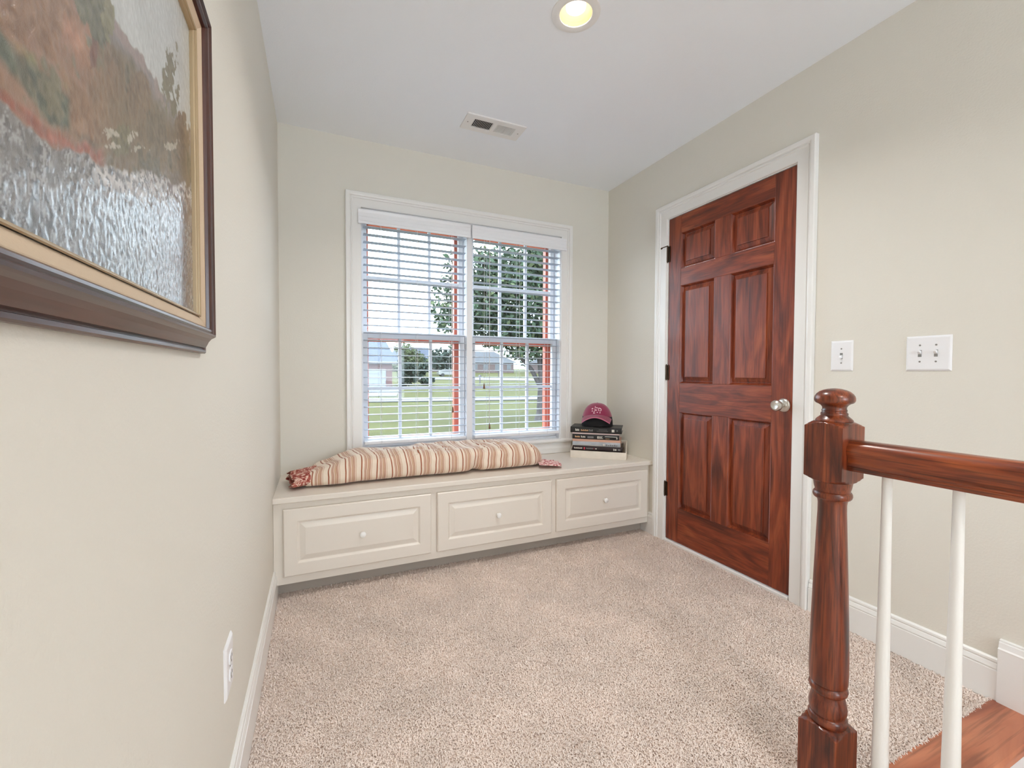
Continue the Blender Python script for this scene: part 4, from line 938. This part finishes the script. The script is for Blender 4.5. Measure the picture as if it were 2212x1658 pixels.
def tree_shade():
    bx, by = 9.85, 15.6
    root = tag(empty('shade_tree', (bx, by, GZ)), 'big leafy shade tree with forked trunk on the lawn close to the window', 'tree')
    g = G(); g.tube((bx, by, GZ-0.1), (bx, by, GZ+0.35), 0.34, 0.19, 14); g.tube((bx, by, GZ+0.30), (bx+0.05, by, GZ+1.6), 0.19, 0.165, 14)
    fk = [((-1.3, 0.4, 3.4), .10), ((-0.5, -0.3, 4.2), .09), ((0.35, 0.3, 4.4), .09), ((1.2, 0.1, 3.6), .10), ((0.6, 0.5, 3.3), .08)]
    for (p, r) in fk:
        mid = (bx+0.05+p[0]*0.35, by+p[1]*0.35, GZ+1.6+(p[2]-1.6)*0.45); g.tube((bx+0.05, by, GZ+1.5), mid, r*1.15, r, 10); g.tube(mid, (bx+p[0], by+p[1], GZ+p[2]), r, r*0.6, 10); g.tube((bx+p[0], by+p[1], GZ+p[2]), (bx+p[0]*1.9, by+p[1]*2, GZ+p[2]+2.2), r*0.6, 0.02, 8)
    g.build('trunk', M['bark'], root, **SM)
    bl = [(bx-0.2, by, GZ+5.4, 3.3, 2.6, 2.3), (bx-2.6, by+0.2, GZ+4.6, 1.5, 1.6, 1.2), (bx+2.2, by, GZ+4.7, 1.6, 1.8, 1.4), (bx-1.4, by, GZ+6.8, 2.0, 2.0, 1.4), (bx+1.0, by, GZ+7.0, 2.6, 2.2, 1.8), (bx-0.6, by-0.5, GZ+3.6, 2.4, 1.6, 0.8), (bx+1.7, by+0.3, GZ+3.4, 1.4, 1.4, 0.7), (bx-3.7, by, GZ+5.3, 1.6, 1.6, 1.5), (bx-4.4, by-0.2, GZ+4.5, 0.9, 1.0, 0.7), (bx-3.4, by+0.2, GZ+7.0, 1.3, 1.3, 0.9)]
    leaves('foliage', bl, 13000, 0.14, M['leaf'], root, 3); leaves('lighter_foliage', bl, 4000, 0.12, M['leaf2'], root, 4)  # lighter green leaves mixed at random through the crown
tree_shade()
def tree(x, y, h, w, m, label, name='tree', seed=0, low=0.25, cnt=900):
    z = gz(y); root = tag(empty(name, (x, y, z)), label, 'tree' if name != 'shrub' else 'shrub', 'planting across the street')
    if name != 'shrub':
        G().tube((x, y, z-0.1), (x, y, z+h*0.5), 0.03*h, 0.018*h, 8).build('trunk', M['bark'], root)
    r = random.Random(seed); bl = []
    for k in range(5): bl.append((x+r.uniform(-.3, .3)*w, y+r.uniform(-.3, .3)*w, z+h*(low+(0.92-low)*(k+0.5)/5), w*(0.42-0.18*abs(k/4-0.4)), w*0.35, h*0.2))
    leaves('foliage', bl, cnt, 0.11*max(w, 2)**0.5*1.4, m, root, seed+50)
for i, (x, y, h, w, m, lab) in enumerate([
    (15.6, 78, 6.0, 6.0, M['leaf2'], 'yellow-green rounded tree behind the white garage'),
    (24.5, 92, 5.6, 8.0, M['leaf3'], 'wide dark tree behind the parked pale car'),
    (31.0, 97, 6.5, 6.0, M['leaf3'], 'dark tree standing right of the parked pale car beyond the street'),
    (20.0, 96, 4.5, 5.0, M['leaf'], 'low green tree between the garage tree and the wide dark tree'),
    (33.2, 104, 9.0, 5.0, M['leaf'], 'tall green tree beside the pink brick house'),
    (56.0, 112, 9.5, 8.0, M['leaf'], 'tall green tree beyond the grey-roofed house')]):
    tree(x, y, h, w, m, lab, seed=i+1)
tree(10.3, 50.5, 3.0, 2.4, M['leaf3'], 'dark trimmed shrub at the corner of the white garage', 'shrub', 21, 0.1, 700)
tree(12.6, 55.5, 2.9, 3.0, M['leaf3'], 'wide dark shrub standing apart beyond the garage corner', 'shrub', 22, 0.1, 700)
def house(name, x0, x1, y0, y1, hw, hr, wallm, roofm, label, garage=None, wins=(), ridge='x', hip=0.8):
    z = gz(y0)-0.2; root = tag(empty(name, ((x0+x1)/2, (y0+y1)/2, z)), label, 'house')
    G().box(x0, x1, y0, y1, z, z+hw).build('wall', wallm, root)
    o = 0.5; a, b, c, d = x0-o, x1+o, y0-o, y1+o; zr = z+hw; r = G()
    if ridge == 'x':
        k = (d-c)/2*hip; r.add([(a, c, zr), (b, c, zr), (b, d, zr), (a, d, zr), (a+k, (c+d)/2, zr+hr), (b-k, (c+d)/2, zr+hr)], [(0, 1, 5, 4), (2, 3, 4, 5), (1, 2, 5), (3, 0, 4), (3, 2, 1, 0)])
    else: r.add([(a, c, zr), (b, c, zr), (b, d, zr), (a, d, zr), ((a+b)/2, c, zr+hr), ((a+b)/2, d, zr+hr)], [(0, 1, 4), (2, 3, 5), (1, 2, 5, 4), (3, 0, 4, 5), (3, 2, 1, 0)])
    r.build('roof', roofm, root)
    G().box(x0-0.5, x1+0.5, y0-0.55, y0-0.45, zr-0.25, zr).build('fascia', M['housewhite'], root)
    if garage:
        g0, g1, gh = garage; dd = G().box(g0, g1, y0-0.06, y0-0.01, z+0.2, z+0.2+gh).build('garage_door', M['housewhite'], root)
        for q in range(4): G().box(g0+0.05, g1-0.05, y0-0.09, y0-0.06, z+0.24+gh/4*q, z+0.16+gh/4*(q+1)).build('door_panel', M['housewhite'], dd)
    for (a0, a1, c0, c1) in wins:
        w = G().box(a0-0.1, a1+0.1, y0-0.06, y0-0.01, z+c0-0.1, z+c1+0.1).build('window', M['housewhite'], root); G().box(a0, a1, y0-0.09, y0-0.06, z+c0, z+c1).build('pane', M['housewin'], w)
house('garage_house', -4.0, 7.9, 48.2, 56, 3.3, 3.4, M['brick'], M['shingle'], 'brick house with blue-grey roof and white garage door across the lawn', garage=(3.0, 7.2, 2.25), wins=[(-2.5, -1.2, 1.1, 2.3)], hip=0.25)
house('brick_house', 36, 50, 108, 118, 3.2, 3.0, M['brick2'], M['shingle2'], 'pink brick house with grey gabled roof beyond the far street', wins=[(38, 39.2, 1.2, 2.5), (41, 42.2, 1.2, 2.5), (44.5, 46.5, 0.8, 2.6), (48, 49, 1.2, 2.5)])
house('grey_roofed_house', 55, 73, 98, 108, 3.2, 3.0, M['brick2'], M['shingle2'], 'long grey-roofed house seen behind the trunk of the shade tree', wins=[(57, 58.4, 1.2, 2.5), (60, 61.4, 1.2, 2.5), (64, 66, 0.6, 2.5), (69, 70.4, 1.2, 2.5)], ridge='x')
house('slate_roofed_house', 17.0, 32.0, 116, 124, 3.0, 4.0, M['brick2'], M['shingle'], 'distant house with slate roof showing above the dark trees', wins=[(20, 21.2, 1.2, 2.5), (26, 27.2, 1.2, 2.5)])
def car():
    x, y = 24.6, 84.0; z = gz(y); root = tag(empty('parked_car', (x, y, z)), 'pale car parked across the street in front of the dark trees', 'car')
    side = [(-2.25, 0.35), (2.25, 0.35), (2.3, 0.8), (1.4, 0.95), (0.7, 1.42), (-1.1, 1.45), (-1.9, 0.98), (-2.3, 0.85)]
    G().loft([[(x+a, y+s, z+b) for (a, b) in side] for s in (-0.85, 0.85)]).build('body', M['carpaint'], root)
    G().loft([[(x+a, y+s, z+b) for (a, b) in [(-1.65, 0.98), (1.25, 0.96), (0.65, 1.36), (-1.05, 1.38)]] for s in (-0.87, 0.87)]).build('side_glass', M['housewin'], root)
    for a in (-1.45, 1.45):
        for s in (-0.8, 0.8): G().lathe([(0.34, s-0.1), (0.34, s+0.1)], (x+a, y, z+0.34), 'y', 18).build('wheel', M['tyre'], root)
car()
def mailbox(x, y, label):
    z = gz(y); root = tag(empty('mailbox', (x, y, z)), label, 'mailbox')
    G().box(x-0.06, x+0.06, y-0.06, y+0.06, z-0.1, z+1.1).build('post', M['postgrey'], root)
    n = 12; sec = [(0.13*math.cos(PI*k/n), 0.14*math.sin(PI*k/n)+0.12) for k in range(n+1)]+[(-0.13, 0), (0.13, 0)]
    G().loft([[(x+a, y+s, z+1.1+b) for (a, b) in sec] for s in (-0.28, 0.25)]).build('box', M['postgrey'], root)
mailbox(20.6, 54.0, 'dark mailbox on a post beside the pale street')
mailbox(34.8, 82.0, 'far small dark mailbox on a post beyond the pale street')
